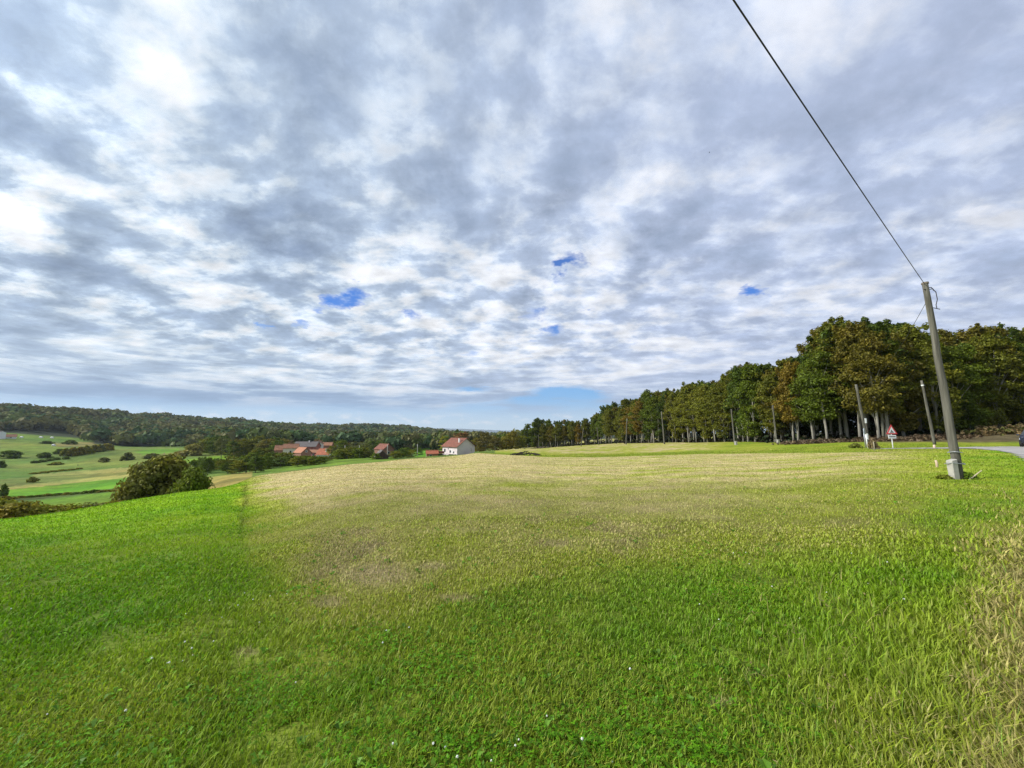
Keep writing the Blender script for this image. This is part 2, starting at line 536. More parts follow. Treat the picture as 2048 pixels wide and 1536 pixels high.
def world():
    w = bpy.data.worlds.new('World')
    SC.world = w
    w.use_nodes = True
    t = NT(w.node_tree)
    d = t.n('ShaderNodeTexCoord').outputs['Generated']
    s = t.n('ShaderNodeSeparateXYZ', ins={0: d})
    el = t.math('MAXIMUM', s.outputs[2], 0.0)
    den = t.math('ADD', el, PC)
    p = t.n('ShaderNodeCombineXYZ', ins={0: t.math('DIVIDE', s.outputs[0], den), 1: t.math('DIVIDE', s.outputs[1], den), 2: 0.0}).outputs[0]
    p = t.vec('SCALE', p, scale=t.math('POWER', t.vec('LENGTH', p), PG - 1))
    # irregular outlines
    wn = t.noise(p, 1.7, 4, .55)
    wv = t.vec('SCALE', t.vec('SUBTRACT', wn.outputs['Color'], (.5, .5, .5)), scale=.26)
    pw = t.vec('ADD', p, wv)
    acc = hol = 0.0
    for px, py, rad, amp in CLOUDS:
        a, b = pcoord(px, py)
        a2, b2 = pcoord(px + rad, py)
        rr = math.hypot(a2 - a, b2 - b) * 1.35
        acc = t.math('ADD', acc, t.remap(t.vec('DISTANCE', pw, (a, b, 0)), 0, rr, amp * (.55 if amp < 0 else .85), 0, True))
    wn2 = t.noise(p, 6.0, 4, .65)
    ph = t.vec('ADD', p, t.vec('SCALE', t.vec('SUBTRACT', wn2.outputs['Color'], (.5, .5, .5)), scale=.26))
    for px, py, rad, amp in HOLES + LOWGAPS:
        rad *= 1.35
        amp *= 1.22
        a, b = pcoord(px, py)
        a2, b2 = pcoord(px + rad, py)
        rr = math.hypot(a2 - a, b2 - b) * 1.5
        hol = t.math('ADD', hol, t.remap(t.vec('DISTANCE', ph, (a, b, 0)), 0, rr, amp, 0, True))
    ps = t.vec('MULTIPLY', t.vec('ADD', p, t.vec('SCALE', wv, scale=.45)), (.86, 1.06, 1.0))
    n1 = t.noise(ps, 2.1, 6, .55)
    n2 = t.noise(ps, 4.9, 8, .6)
    # billows and the same billows a little nearer the sun: their difference is the lit side of each billow
    n3 = t.noise(ps, 4.4, 6, .58)
    n3b = t.noise(t.vec('ADD', ps, (-.06, -.03, 0)), 4.4, 6, .58)
    relief = t.math('SUBTRACT', n3b.outputs[0], n3.outputs[0])
    fine = t.math('MULTIPLY', t.remap(el, .32, .66, 1.0, .58, True), t.remap(s.outputs[0], .05, .6, 1.0, .74, True))      # overhead the cloud base is smoother
    # far layers seen edge on: long level streaks
    ns = t.noise(t.vec('MULTIPLY', d, (4.2, 4.2, 34.0)), 1.0, 8, .62, .3)
    lay = t.remap(el, .08, .24, 1, 0, True)
    n2s = t.remap(n2.outputs[0], .33, .67, 0, 1, True)
    nss = t.remap(ns.outputs[0], .30, .70, 0, 1, True)
    nn = t.math('ADD', t.math('MULTIPLY', n2s, t.math('SUBTRACT', 1.0, lay)), t.math('MULTIPLY', nss, lay))
    T = t.math('MULTIPLY_ADD', t.math('SUBTRACT', n1.outputs[0], .5), t.math('MULTIPLY', t.remap(lay, 0, 1, 1.15, .7), t.remap(s.outputs[0], .05, .6, 1.0, .75, True)), .465)
    T = t.math('MULTIPLY_ADD', t.math('SUBTRACT', nn, .5), t.math('MULTIPLY', fine, t.remap(lay, 0, 1, .56, .70)), T)
    T = t.math('ADD', T, acc)
    # left side of the sky, nearer the sun, has more contrast
    side = t.remap(s.outputs[0], -.75, .6, 0, 1, True)
    left = t.ramp(T, [(0, (.94, .96, 1.0)), (.22, (.88, .92, .97)), (.40, (.66, .76, .87)), (.52, (.46, .57, .72)), (.70, (.345, .44, .59)), (1, (.25, .33, .48))])
    right = t.ramp(T, [(0, (.93, .95, .99)), (.26, (.80, .84, .94)), (.42, (.60, .68, .85)), (.56, (.46, .54, .73)), (.76, (.37, .45, .62)), (1, (.28, .35, .50))])
    cl = t.mix(side, left, right)
    rf = t.math('MULTIPLY_ADD', relief, t.math('MULTIPLY', fine, t.remap(el, .08, .24, .45, 1.2, True)), 1.0)
    cl = t.vec('SCALE', cl, scale=t.math('MAXIMUM', rf, .6))
    # sunward cloud out of view on the left, brightened to add soft light
    dot = t.vec('DOT_PRODUCT', d, tuple(sdir))
    glow = t.math('EXPONENT', t.math('MULTIPLY', t.math('SUBTRACT', dot, 1.0), 1 / .07))
    cl = t.vec('SCALE', cl, scale=t.math('MULTIPLY_ADD', glow, 4.0, 1.0))
    # towards the horizon: flat blue-grey stratus on the left, then clear pale air
    nb = t.noise(t.vec('MULTIPLY', p, (.10, .8, 1)), 1.0, 6, .55)
    nbv = t.math('MULTIPLY_ADD', t.math('SUBTRACT', nb.outputs[0], .5), .12, el)
    lowblue = t.mix(t.remap(s.outputs[0], -.55, .3, 0, 1, True), (.20, .34, .58), (.40, .54, .76))
    cl = t.mix(t.remap(nbv, .04, .13, .62, 0, True), cl, lowblue)
    # sky behind the clouds
    sky = t.n('ShaderNodeTexSky', sky_type='NISHITA', sun_disc=False, sun_elevation=R(SUN_EL), sun_rotation=R(SUN_AZ % 360), altitude=150, air_density=1.0, dust_density=.6, ozone_density=1.6)
    hs = t.n('ShaderNodeHueSaturation', ins={'Saturation': 1.28, 'Value': .95, 'Color': sky.outputs[0]})
    clear = t.vec('MULTIPLY', t.vec('SCALE', hs.outputs[0], scale=.11), (.30, .78, 1.55))
    # thicker air low down: pale cyan, paler still at the horizon
    air = t.mix(t.remap(el, .0, .10, 0, 1, True), (.62, .76, .88), (.22, .49, .85))
    clear = t.mix(t.remap(el, .06, .30, .92, .12, True), clear, air)
    # cover: everything except the holes, and fading out in the clear strip over the horizon
    nh = t.math('MULTIPLY_ADD', t.math('SUBTRACT', nn, .5), -.6, hol)
    nh = t.math('MULTIPLY', nh, t.remap(hol, 0, .2, 0, 1))
    cover = t.remap(nh, .05, .95, 1, .04, True)
    strip = t.math('MULTIPLY_ADD', t.math('SUBTRACT', nb.outputs[0], .5), .05, el)
    cover = t.math('MULTIPLY', cover, t.remap(t.math('ADD', strip, t.remap(s.outputs[0], -.75, .1, -.016, -.013, True)), .020, .050, .06, 1, True))
    # low far cumulus line just above the horizon
    pc2 = t.n('ShaderNodeCombineXYZ', ins={0: t.math('DIVIDE', s.outputs[0], t.math('MAXIMUM', s.outputs[1], .1)), 1: t.math('MULTIPLY', el, 2.5)})
    nc = t.noise(pc2, 16, 5, .6)
    cum = t.math('MULTIPLY', t.remap(nc.outputs[0], .48, .66, 0, .75, True), t.math('MULTIPLY', t.remap(el, .010, .020, 0, 1, True), t.remap(el, .028, .05, 1, 0, True)))
    base = t.mix(cum, clear, (.82, .86, .93))
    c = t.mix(cover, base, cl)
    c = t.vec('SCALE', c, scale=10.0)
    bg = t.n('ShaderNodeBackground', ins={'Color': c, 'Strength': .1})
    o = t.n('ShaderNodeOutputWorld')
    t.set(o.inputs[0], bg)
    w.cycles.sampling_method = 'MANUAL'
    w.cycles.sample_map_resolution = 512


world()
SC.view_settings.view_transform = 'Standard'
SC.view_settings.look = 'None'
SC.view_settings.exposure = 0.0
SC.view_settings.gamma = 1.0
SC.cycles.max_bounces = 6
SC.cycles.diffuse_bounces = 3
SC.cycles.transmission_bounces = 3
SC.cycles.volume_bounces = 0
SC.cycles.use_denoising = True
SC.cycles.denoising_input_passes = 'RGB_ALBEDO_NORMAL'
SC.cycles.denoising_prefilter = 'NONE'

# ------------------------------------------------------------------ what grows where
DX = [0, 250, 470, 500, 560, 640, 750, 1000, 1250, 1500, 1750, 1900, 2048]
DY = [905, 930, 960, 1000, 1040, 1090, 1150, 1200, 1280, 1400, 1536]
DRY = np.array([
    [.05, .05, .3, .9, .95, 1.0, 1.0, 1.0, .92, .90, .80, .35, .20],
    [.05, .05, .2, .9, 1.0, 1.0, .98, .92, .82, .80, .66, .40, .20],
    [.05, .04, .05, .70, .95, 1.0, .92, .80, .78, .74, .60, .38, .22],
    [.14, .06, .04, .35, .68, .95, .80, .68, .70, .68, .55, .25, .28],
    [.12, .06, .08, .32, .42, .64, .70, .64, .66, .62, .45, .14, .42],
    [.10, .05, .08, .30, .42, .62, .72, .62, .70, .48, .30, .16, .55],
    [.08, .02, .08, .30, .50, .70, .88, .72, .46, .18, .14, .18, .60],
    [.08, .04, .12, .26, .42, .66, .72, .50, .28, .16, .16, .22, .66],
    [.12, .10, .16, .20, .30, .40, .32, .28, .26, .22, .20, .28, .55],
    [.16, .22, .22, .24, .28, .28, .24, .30, .36, .32, .30, .38, .60],
    [.20, .24, .28, .30, .34, .30, .24, .22, .28, .36, .40, .46, .60]])


def bil(px, py, tab):
    fx = np.interp(px, DX, np.arange(len(DX)))
    fy = np.interp(py, DY, np.arange(len(DY)))
    ix, iy = np.minimum(fx.astype(int), len(DX) - 2), np.minimum(fy.astype(int), len(DY) - 2)
    tx, ty = fx - ix, fy - iy
    return (tab[iy, ix] * (1 - tx) + tab[iy, ix + 1] * tx) * (1 - ty) + (tab[iy + 1, ix] * (1 - tx) + tab[iy + 1, ix + 1] * tx) * ty


def inpoly(x, y, poly):
    x, y = np.asarray(x, float), np.asarray(y, float)
    r = np.zeros(x.shape, bool)
    for (x1, y1), (x2, y2) in zip(poly, poly[1:] + poly[:1]):
        c = (y1 > y) != (y2 > y)
        r ^= c & (x < (x2 - x1) * (y - y1) / ((y2 - y1) + 1e-12) + x1)
    return r


WOOD = [(4, 209), (18, 202), (38, 182), (45, 142), (49, 110), (48, 82), (46, 58), (49, 51), (66, 54.5), (88, 59), (125, 62), (240, 90), (240, 330), (20, 330)]
ROAD = [(9, 1.5), (19.6, 14.2), (26.5, 20), (33.5, 26), (38, 30.5), (40.5, 34.2), (37, 35.2), (33, 35.4), (33, 36.6), (40, 37.0), (50, 37.7), (70, 39.4), (120, 44), (120, 38), (72, 35.5), (60, 34), (48, 26), (34, 13), (24, 1.5)]
FIELD_EDGE_PX = [900, 950, 1000, 1100, 1200, 1300, 1400, 1550, 1700, 1850, 1950, 2048]
FIELD_EDGE_PY = [905, 905.5, 909, 914.5, 914.5, 911.5, 908, 906.5, 905, 902, 899, 897]

LUSH = np.array((.132, .282, .006))
LUSH2 = np.array((.245, .375, .006))
STRAW = np.array((.55, .45, .21))
YEL = np.array((.33, .365, .04))

PATCH = [  # far fields: photo outline, colour
    ([(0, 858), (115, 860), (170, 873), (168, 881), (0, 884)], (.10, .155, .035)),
    ([(0, 884), (125, 886), (140, 905), (0, 918)], (.14, .185, .045)),
    ([(105, 886), (192, 884), (192, 893), (115, 894)], (.17, .15, .075)),
    ([(0, 940), (60, 924), (130, 914), (200, 903), (250, 896), (362, 895), (375, 906), (262, 932), (100, 938)], (.125, .16, .05)),
    ([(270, 903), (300, 899), (360, 897), (360, 902), (290, 912)], (.11, .21, .03)),
    ([(0, 938), (300, 928), (300, 935), (0, 960)], (.115, .155, .042)),
    ([(70, 949), (300, 931), (300, 940), (180, 950), (60, 957)], (.30, .25, .125)),
    ([(0, 958), (300, 941), (300, 947), (120, 962), (0, 975)], (.17, .16, .065)),
    ([(0, 976), (125, 961), (300, 945), (300, 953), (135, 971), (0, 982)], (.33, .27, .13)),
    ([(0, 981), (310, 950), (310, 968), (60, 993), (0, 998)], (.13, .235, .025)),
    ([(0, 998), (60, 993), (310, 970), (310, 975), (70, 999), (0, 1006)], (.075, .085, .03)),
    ([(55, 1004), (310, 974), (310, 1012), (60, 1020)], (.145, .22, .035)),
    ([(400, 957), (505, 943), (505, 974), (400, 985)], (.25, .20, .095)),
    ([(365, 920), (480, 907), (495, 914), (380, 927)], (.14, .24, .03)),
    ([(520, 944), (645, 914), (770, 911), (800, 920), (640, 932), (540, 945)], (.125, .19, .035)),
    ([(830, 896), (870, 896), (875, 912), (830, 914)], (.13, .26, .03)),
]


BARE = [(492, 1306, 28, 9), (1510, 1352, 22, 8), (1440, 1408, 30, 11), (745, 1152, 95, 26), (915, 1196, 48, 9), (655, 1205, 40, 14), (868, 1132, 45, 10)]


def ground_colour(x, y, z):
    px, py = project(x, y, z)
    r = np.hypot(x, y)
    j = (fbm(x * .35, y * .35, 21, 4) - .5) * 2
    warp = np.clip(900 / np.maximum(r, 1), 2, 60)
    pxw, pyw = px + j * warp, py + (fbm(x * .3, y * .3, 33, 3) - .5) * warp * .8
    front = y > .5
    pxw = np.where(front, pxw, np.where(x > 0, 2048, 0))
    pyw = np.where(front, pyw, 1536)
    D = bil(pxw, pyw, DRY) * (1 - .07 * sstep(960, 1060, pyw))
    n = fbm(x * .9, y * .9, 41, 4) - .5
    n2 = fbm(x * .22, y * .22, 47, 3) - .5
    nb = fbm(x * .14, y * .5, 71, 4) - .5
    rows = np.sin(2 * np.pi * (y * .36 + x * .05 + j * .35)) * sstep(9, 22, r) * .10
    D = np.clip(D + rows * sstep(.4, .7, D) + (n * .45 + n2 * .35 + nb * .35 * sstep(8, 25, r)) * (.25 + .75 * sstep(0, .3, D)), 0, 1)
    # strip between field and wood
    edge = np.interp(px, FIELD_EDGE_PX, FIELD_EDGE_PY)
    strip = sstep(.6, -.6, py - edge - j * .5) * (px > 905) * (r > 30)
    verge = strip * sstep(5, 9, edge - py) * sstep(1480, 1400, px)
    D = D * (1 - strip) + strip * np.clip(.24 + .6 * np.clip(n2 + .1, 0, 1) + verge * (.35 + n), 0, .85)
    lush = LUSH + (LUSH2 - LUSH) * np.clip(.5 + n2 * 1.6 + n * .8, 0, 1)[..., None]
    a = sstep(0, .55, D)[..., None]
    b = sstep(.5, 1, D)[..., None]
    c = lush * (1 - a) + YEL * a
    c = c * (1 - b) + STRAW * b
    # the rougher verge grass before the wood is duller
    c = c * (1 + strip[..., None] * (np.array((.92, .86, 1.0)) - 1))
    # the sown meadow on the left is younger and yellower
    mead = (sstep(500, 480, px + j * 6) * sstep(1130, 1040, py) * front)[..., None]
    c = c * (1 + mead * (np.array((1.12, 1.14, .8)) - 1))
    # dark boundary line between meadow and stubble
    bx = 488 + (1010 - py) * .07 + j * 9
    line = np.exp(-((px - bx) / 6.0) ** 2) * sstep(960, 975, py) * sstep(1110, 1040, py) * front
    c = c * (1 - .42 * np.clip(line * (.5 + 1.2 * (n + .4)), 0, 1)[..., None])
    # patches of bare stalks
    bare = sstep(.62, .72, fbm(x * .7 + 3, y * .7, 55, 4)) * sstep(.3, .6, D) * sstep(14, 6, r)
    c = c * (1 - .6 * bare[..., None]) + np.array((.30, .225, .13)) * .6 * bare[..., None]
    for sx, sy, rx, ry in BARE:
        w_ = np.exp(-((px + j * 14 - sx) / rx) ** 2 - ((py + n * 10 - sy) / ry) ** 2) * front * (r < 30)
        w_ = (sstep(.15, .85, w_) * .55)[..., None]
        c = c * (1 - w_) + np.array((.42, .32, .19)) * w_
    # the valley and beyond
    far = (r > 62) & (px < 990) & front
    fc = np.empty_like(c)
    fc[:] = (.12, .175, .028)
    for poly, colr in PATCH:
        m = inpoly(px + j * 2, py + j * .4, poly)
        fc[m] = np.array(colr) * np.array((1.08, 1.14, .6))
    fc = fc * (1 + .55 * (fbm(x * .16, y * .22, 67, 4) - .5)[..., None])
    fc = fc * (1 + .9 * (fbm(x * .012, y * .05, 61, 5) - .5) + .5 * n2 + .3 * n)[..., None]
    fc = fc * (1 + (fbm(x * .03, y * .03, 63, 4)[..., None] - .5) * np.array((1.1, .3, .5)))
    c = np.where(far[..., None], fc, c)
    fo = (r > np.where(px < 185, 712, 640)) & front
    c = np.where(fo[..., None], np.array((.035, .045, .02)), c)
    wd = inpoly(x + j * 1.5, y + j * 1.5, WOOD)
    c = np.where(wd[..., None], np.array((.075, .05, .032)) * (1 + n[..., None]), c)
    bank = np.clip(sstep(54, 60, r) * sstep(1630, 1660, px) * sstep(886.5, 882.5, py + j * 2), 0, 1) * front
    c = c * (1 - bank[..., None]) + bank[..., None] * np.array((.125, .10, .05)) * (1 + n[..., None] * 1.4)
    return np.clip(c, .004, .9), D


def bare_amount(px, py):
    return np.max([np.exp(-((px - a) / c) ** 2 - ((py - b) / d) ** 2) for a, b, c, d in BARE], 0)


def in_road(x, y):
    return inpoly(x, y, ROAD)


# ------------------------------------------------------------------ ground
def build_ground():
    az = np.concatenate([np.arange(-60, 60.01, .2), np.arange(63, 300, 3.0)])
    rr = np.concatenate([[0.25], np.geomspace(.7, 9000, 470)])
    A, Rr = np.meshgrid(np.radians(az), rr, indexing='ij')
    x, y = np.sin(A) * Rr, np.cos(A) * Rr
    z = height(x, y)
    c, D = ground_colour(x, y, z)
    na, nr = A.shape
    idx = np.arange(na * nr).reshape(na, nr)
    nxt = np.roll(idx, -1, 0)
    q = np.stack([idx[:, :-1], idx[:, 1:], nxt[:, 1:], nxt[:, :-1]], -1).reshape(-1, 4)
    V = np.stack([x, y, z], -1).reshape(-1, 3)
    cen = np.array([[0, 0, hz(0, 0)]])
    tri = np.stack([idx[:, 0], nxt[:, 0], np.full(na, na * nr)], -1)
    V = np.concatenate([V, cen])
    cc = np.concatenate([c.reshape(-1, 3), c.reshape(-1, 3)[:1]])
    # under the sward near by: thatch and soil, darkened for shade between blades
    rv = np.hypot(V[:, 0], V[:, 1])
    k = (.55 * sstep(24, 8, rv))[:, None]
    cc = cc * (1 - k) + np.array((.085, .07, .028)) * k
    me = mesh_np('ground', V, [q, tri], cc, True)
    m, t = material('meadow_and_stubble')
    col = t.n('ShaderNodeAttribute', attribute_name='col').outputs['Color']
    pos = t.n('ShaderNodeNewGeometry').outputs['Position']
    n1 = t.noise(pos, 1.4, 8, .7)
    n2 = t.noise(pos, 14, 4, .65)
    n3 = t.noise(t.vec('MULTIPLY', pos, (.12, .5, 1)), 1.0, 6, .6)
    f = t.math('MULTIPLY', t.remap(n1.outputs[0], .3, .7, .62, 1.3), t.remap(n2.outputs[0], .3, .7, .7, 1.2))
    f = t.math('MULTIPLY', f, t.remap(n3.outputs[0], .3, .7, .82, 1.15))
    c2 = t.vec('SCALE', col, scale=f)
    b = t.n('ShaderNodeBsdfPrincipled', ins={'Base Color': c2, 'Roughness': .95, 'Specular IOR Level': .1})
    hgt = t.math('ADD', n1.outputs[0], n2.outputs[0])
    t.set(b.inputs['Normal'], t.n('ShaderNodeBump', ins={'Strength': .7, 'Distance': .08, 'Height': hgt}))
    o = t.n('ShaderNodeOutputMaterial')
    t.set(o.inputs[0], b)
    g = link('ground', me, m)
    tag(g, 'rolling meadow, mown stubble field and valley farmland', kind='structure')


build_ground()


def build_road():
    xs, ys = np.meshgrid(np.arange(8, 121, .4), np.arange(1, 46, .4), indexing='ij')
    keep = in_road(xs, ys) | in_road(xs + .4, ys + .4)
    # ragged edge: keep quads whose centre lies inside
    cx, cy = xs[:-1, :-1] + .2, ys[:-1, :-1] + .2
    jit = (fbm(cx * 1.1, cy * 1.1, 3, 3) - .5) * .8
    ins = in_road(cx + jit, cy + jit)
    z = height(xs, ys) + .03
    idx = np.arange(xs.size).reshape(xs.shape)
    q = np.stack([idx[:-1, :-1], idx[1:, :-1], idx[1:, 1:], idx[:-1, 1:]], -1)[ins]
    used, inv = np.unique(q, return_inverse=True)
    V = np.stack([xs, ys, z], -1).reshape(-1, 3)[used]
    me = mesh_np('road', V, [inv.reshape(q.shape)], None, True)
    tag(link('road', me, surf('worn_asphalt_and_gravel', (.33, .31, .29), .95, .3, .8, .5, 25, dirt=(.25, .235, .20))), 'grey gravelly road along the field', kind='structure')


build_road()


# ------------------------------------------------------------------ grass
def rot_basis(yaw):
    return np.cos(yaw), np.sin(yaw)


def build_grass():
    N = 760000
    lr = RNG.random(N)
    r = np.exp(np.log(1.0) + (np.log(62) - np.log(1.0)) * lr ** .93)
    az = np.radians(RNG.uniform(-76, 80, N))
    x, y = np.sin(az) * r, np.cos(az) * r
    ok = ~in_road(x, y)
    x, y, r = x[ok], y[ok], r[ok]
    z = height(x, y)
    c, D = ground_colour(x, y, z)
    px, py = project(x, y, z)
    n = len(x)
    rnd = RNG.random((6, n))
    # keep the ground bare in places
    gaps = fbm(x * 1.3, y * 1.3, 77, 4)
    keep = ((gaps < .66) | (rnd[0] < .35)) & (rnd[1] > .55 * bare_amount(px, py) ** .7)
    x, y, z, r, c, D, px, py, gaps = x[keep], y[keep], z[keep], r[keep], c[keep], D[keep], px[keep], py[keep], gaps[keep]
    n = len(x)
    rnd = RNG.random((8, n))
    tall_right = sstep(1450, 1800, px) * sstep(1000, 1250, py)
    tan_right = .62 * sstep(1900, 2080, px + (gaps - .5) * 300) * sstep(960, 1100, py)
    h = .028 + .014 * (1 - D) + .036 * tall_right + .04 * tan_right
    h *= .55 + .9 * rnd[0] ** 1.5 + .5 * (gaps - .4)
    tuft = sstep(.60, .70, fbm(x * 2.1, y * 2.1, 91, 3)) * (D < .5)
    h *= 1 + .35 * tuft
    w = .0030 * np.maximum(1, r / 2.6) ** .95 * (.7 + .7 * rnd[1])
    yaw = rnd[2] * 2 * np.pi
    lean = (.25 + .95 * rnd[3]) * h * (.9 + .5 * tan_right)
    dx, dy = np.cos(yaw), np.sin(yaw)
    # blade turns its flat side across its lean
    sx, sy = -dy, dx
    # dry blades among the green and the reverse
    dryb = (rnd[4] < .10 + .35 * D)[:, None]
    pal = np.where(D[:, None] > .35, STRAW, np.array((.26, .25, .06)))
    c = np.where(dryb, .5 * c + .5 * pal, c)
    grn = (rnd[5] < .25)[:, None] & (D[:, None] > .3)
    c = np.where(grn, .5 * c + .5 * LUSH2, c)
    c = np.where((tan_right > rnd[6])[:, None], np.array((.44, .38, .12)) * (.6 + .7 * rnd[7])[:, None], c)
    near = r < 9
    V, F3, F4, C = [], [], [], []

    def pack(m):
        return x[m], y[m], z[m], h[m], w[m], lean[m], dx[m], dy[m], sx[m], sy[m], c[m]
    X, Y, Z, Hh, W, L, DXx, DYy, SX, SY, CC = pack(near)
    k = len(X)
    p0 = np.stack([X - SX * W, Y - SY * W, Z - .01], 1)
    p1 = np.stack([X + SX * W, Y + SY * W, Z - .01], 1)
    mx, my, mz = X + DXx * L * .35, Y + DYy * L * .35, Z + Hh * .62
    p2 = np.stack([mx + SX * W * .8, my + SY * W * .8, mz], 1)
    p3 = np.stack([mx - SX * W * .8, my - SY * W * .8, mz], 1)
    p4 = np.stack([X + DXx * L, Y + DYy * L, Z + Hh * .95], 1)
    V1 = np.stack([p0, p1, p2, p3, p4], 1).reshape(-1, 3)
    i = np.arange(k)[:, None] * 5
    F4 = i + np.array([[0, 1, 2, 3]])
    F3a = i + np.array([[3, 2, 4]])
    C1 = np.repeat(CC, 5, 0)
    X, Y, Z, Hh, W, L, DXx, DYy, SX, SY, CC = pack(~near)
    k2 = len(X)
    q0 = np.stack([X - SX * W, Y - SY * W, Z - .01], 1)
    q1 = np.stack([X + SX * W, Y + SY * W, Z - .01], 1)
    q2 = np.stack([X + DXx * L, Y + DYy * L, Z + Hh], 1)
    V2 = np.stack([q0, q1, q2], 1).reshape(-1, 3)
    F3b = np.arange(k2)[:, None] * 3 + np.array([[0, 1, 2]]) + len(V1)
    C2 = np.repeat(CC, 3, 0)
    me = mesh_np('grass', np.concatenate([V1, V2]), [F4, np.concatenate([F3a, F3b])], np.concatenate([C1, C2]))
    tag(link('grass', me, M['grass']), 'short green and straw coloured grass blades over the meadow and mown field', kind='stuff')


build_grass()


def build_clover():
    """low clover and broad weed leaves, three leaflets to a stalk"""
    N = 150000
    r = np.exp(np.log(1.0) + (np.log(20) - np.log(1.0)) * RNG.random(N))
    az = np.radians(RNG.uniform(-75, 75, N))
    x, y = np.sin(az) * r, np.cos(az) * r
    z = height(x, y)
    px, py = project(x, y, z)
    f = fbm(x * .75, y * .75, 101, 4)
    guide = np.zeros(N)
    for gx, gy, sx, sy in [(320, 1140, 130, 45), (120, 1150, 120, 40), (590, 1190, 60, 25), (760, 1290, 80, 30), (860, 1345, 110, 40), (60, 1340, 110, 60), (100, 1500, 160, 60), (1300, 1390, 90, 60), (1180, 1490, 200, 60), (900, 1500, 150, 60), (560, 1390, 110, 50), (1450, 1115, 120, 30), (1480, 1200, 130, 45), (1390, 1500, 70, 60), (640, 1180, 30, 20), (858, 1178, 12, 9), (1175, 1050, 22, 7), (250, 1240, 170, 60)]:
        guide = np.maximum(guide, np.exp(-((px - gx) / sx) ** 2 - ((py - gy) / sy) ** 2))
    _, D = ground_colour(x, y, z)
    p = np.clip(sstep(.56, .70, f + .28 * guide), 0, 1) * sstep(.75, .25, D - guide * .4) * sstep(1950, 1700, px) * .42 + .85 * guide ** 2 * .6
    k = RNG.random(N) < p
    x, y, z, r, guide = x[k], y[k], z[k], r[k], guide[k]
    n = len(x)
    hh = .012 + .026 * RNG.random(n) + .014 * guide
    s = (.005 + .006 * RNG.random(n)) * np.maximum(1, r / 4.5) ** .8
    yaw = RNG.random(n) * 6.28
    tx, ty = RNG.normal(0, .35, n), RNG.normal(0, .35, n)
    Vs, Fs = [], []
    base = np.stack([x, y, z + hh], 1)
    ang = [0, 2.09, 4.19]
    allv = []
    for a in ang:
        ca, sa = np.cos(yaw + a), np.sin(yaw + a)
        cb, sb = np.cos(yaw + a + .75), np.sin(yaw + a + .75)
        cc_, sc_ = np.cos(yaw + a - .75), np.sin(yaw + a - .75)
        pts = []
        for (u, v, l) in ((ca * .0, sa * .0, 0), (cb, sb, 1.05), (ca, sa, 1.75), (cc_, sc_, 1.05)):
            ox, oy = u * l * s, v * l * s
            pts.append(base + np.stack([ox, oy, ox * tx + oy * ty], 1))
        allv.append(np.stack(pts, 1))
    V = np.stack(allv, 1).reshape(-1, 3)
    F = np.arange(n * 3)[:, None] * 4 + np.array([[0, 1, 2, 3]])
    base_c = np.array((.08, .215, .004))
    col = base_c * (.75 + .6 * RNG.random((n, 1))) + np.array((.03, .05, 0)) * RNG.random((n, 1))
    colv = np.repeat(col, 12, 0)
    # plantain and dandelion rosettes
    nw = 420
    wr = np.exp(RNG.uniform(np.log(1.1), np.log(9), nw))
    wa = np.radians(RNG.uniform(-58, 52, nw))
    wx, wy = np.sin(wa) * wr, np.cos(wa) * wr
    BV, BF, BC = [], [], []
    for i in range(nw):
        zz = hz(wx[i], wy[i])
        for q in range(int(RNG.integers(3, 7))):
            a_ = RNG.uniform(0, 6.28)
            ln, wd, up = RNG.uniform(.035, .075), RNG.uniform(.008, .016), RNG.uniform(.02, .05)
            ca, sa = math.cos(a_), math.sin(a_)
            b0 = len(BV)
            BV += [(wx[i], wy[i], zz + .005), (wx[i] + ca * ln * .5 - sa * wd, wy[i] + sa * ln * .5 + ca * wd, zz + up), (wx[i] + ca * ln, wy[i] + sa * ln, zz + up * .9), (wx[i] + ca * ln * .5 + sa * wd, wy[i] + sa * ln * .5 - ca * wd, zz + up * 1.05)]
            BF.append((b0, b0 + 1, b0 + 2, b0 + 3))
            BC += [np.array((.13, .27, .02)) * RNG.uniform(.7, 1.3)] * 4
    F = np.concatenate([F, np.array(BF) + len(V)])
    V = np.concatenate([V, np.array(BV)])
    me = mesh_np('clover', V, [F], np.concatenate([colv, np.array(BC)]))
    tag(link('clover', me, M['grass']), 'green clover and broad weed leaves in low patches among the grass', kind='stuff')


build_clover()


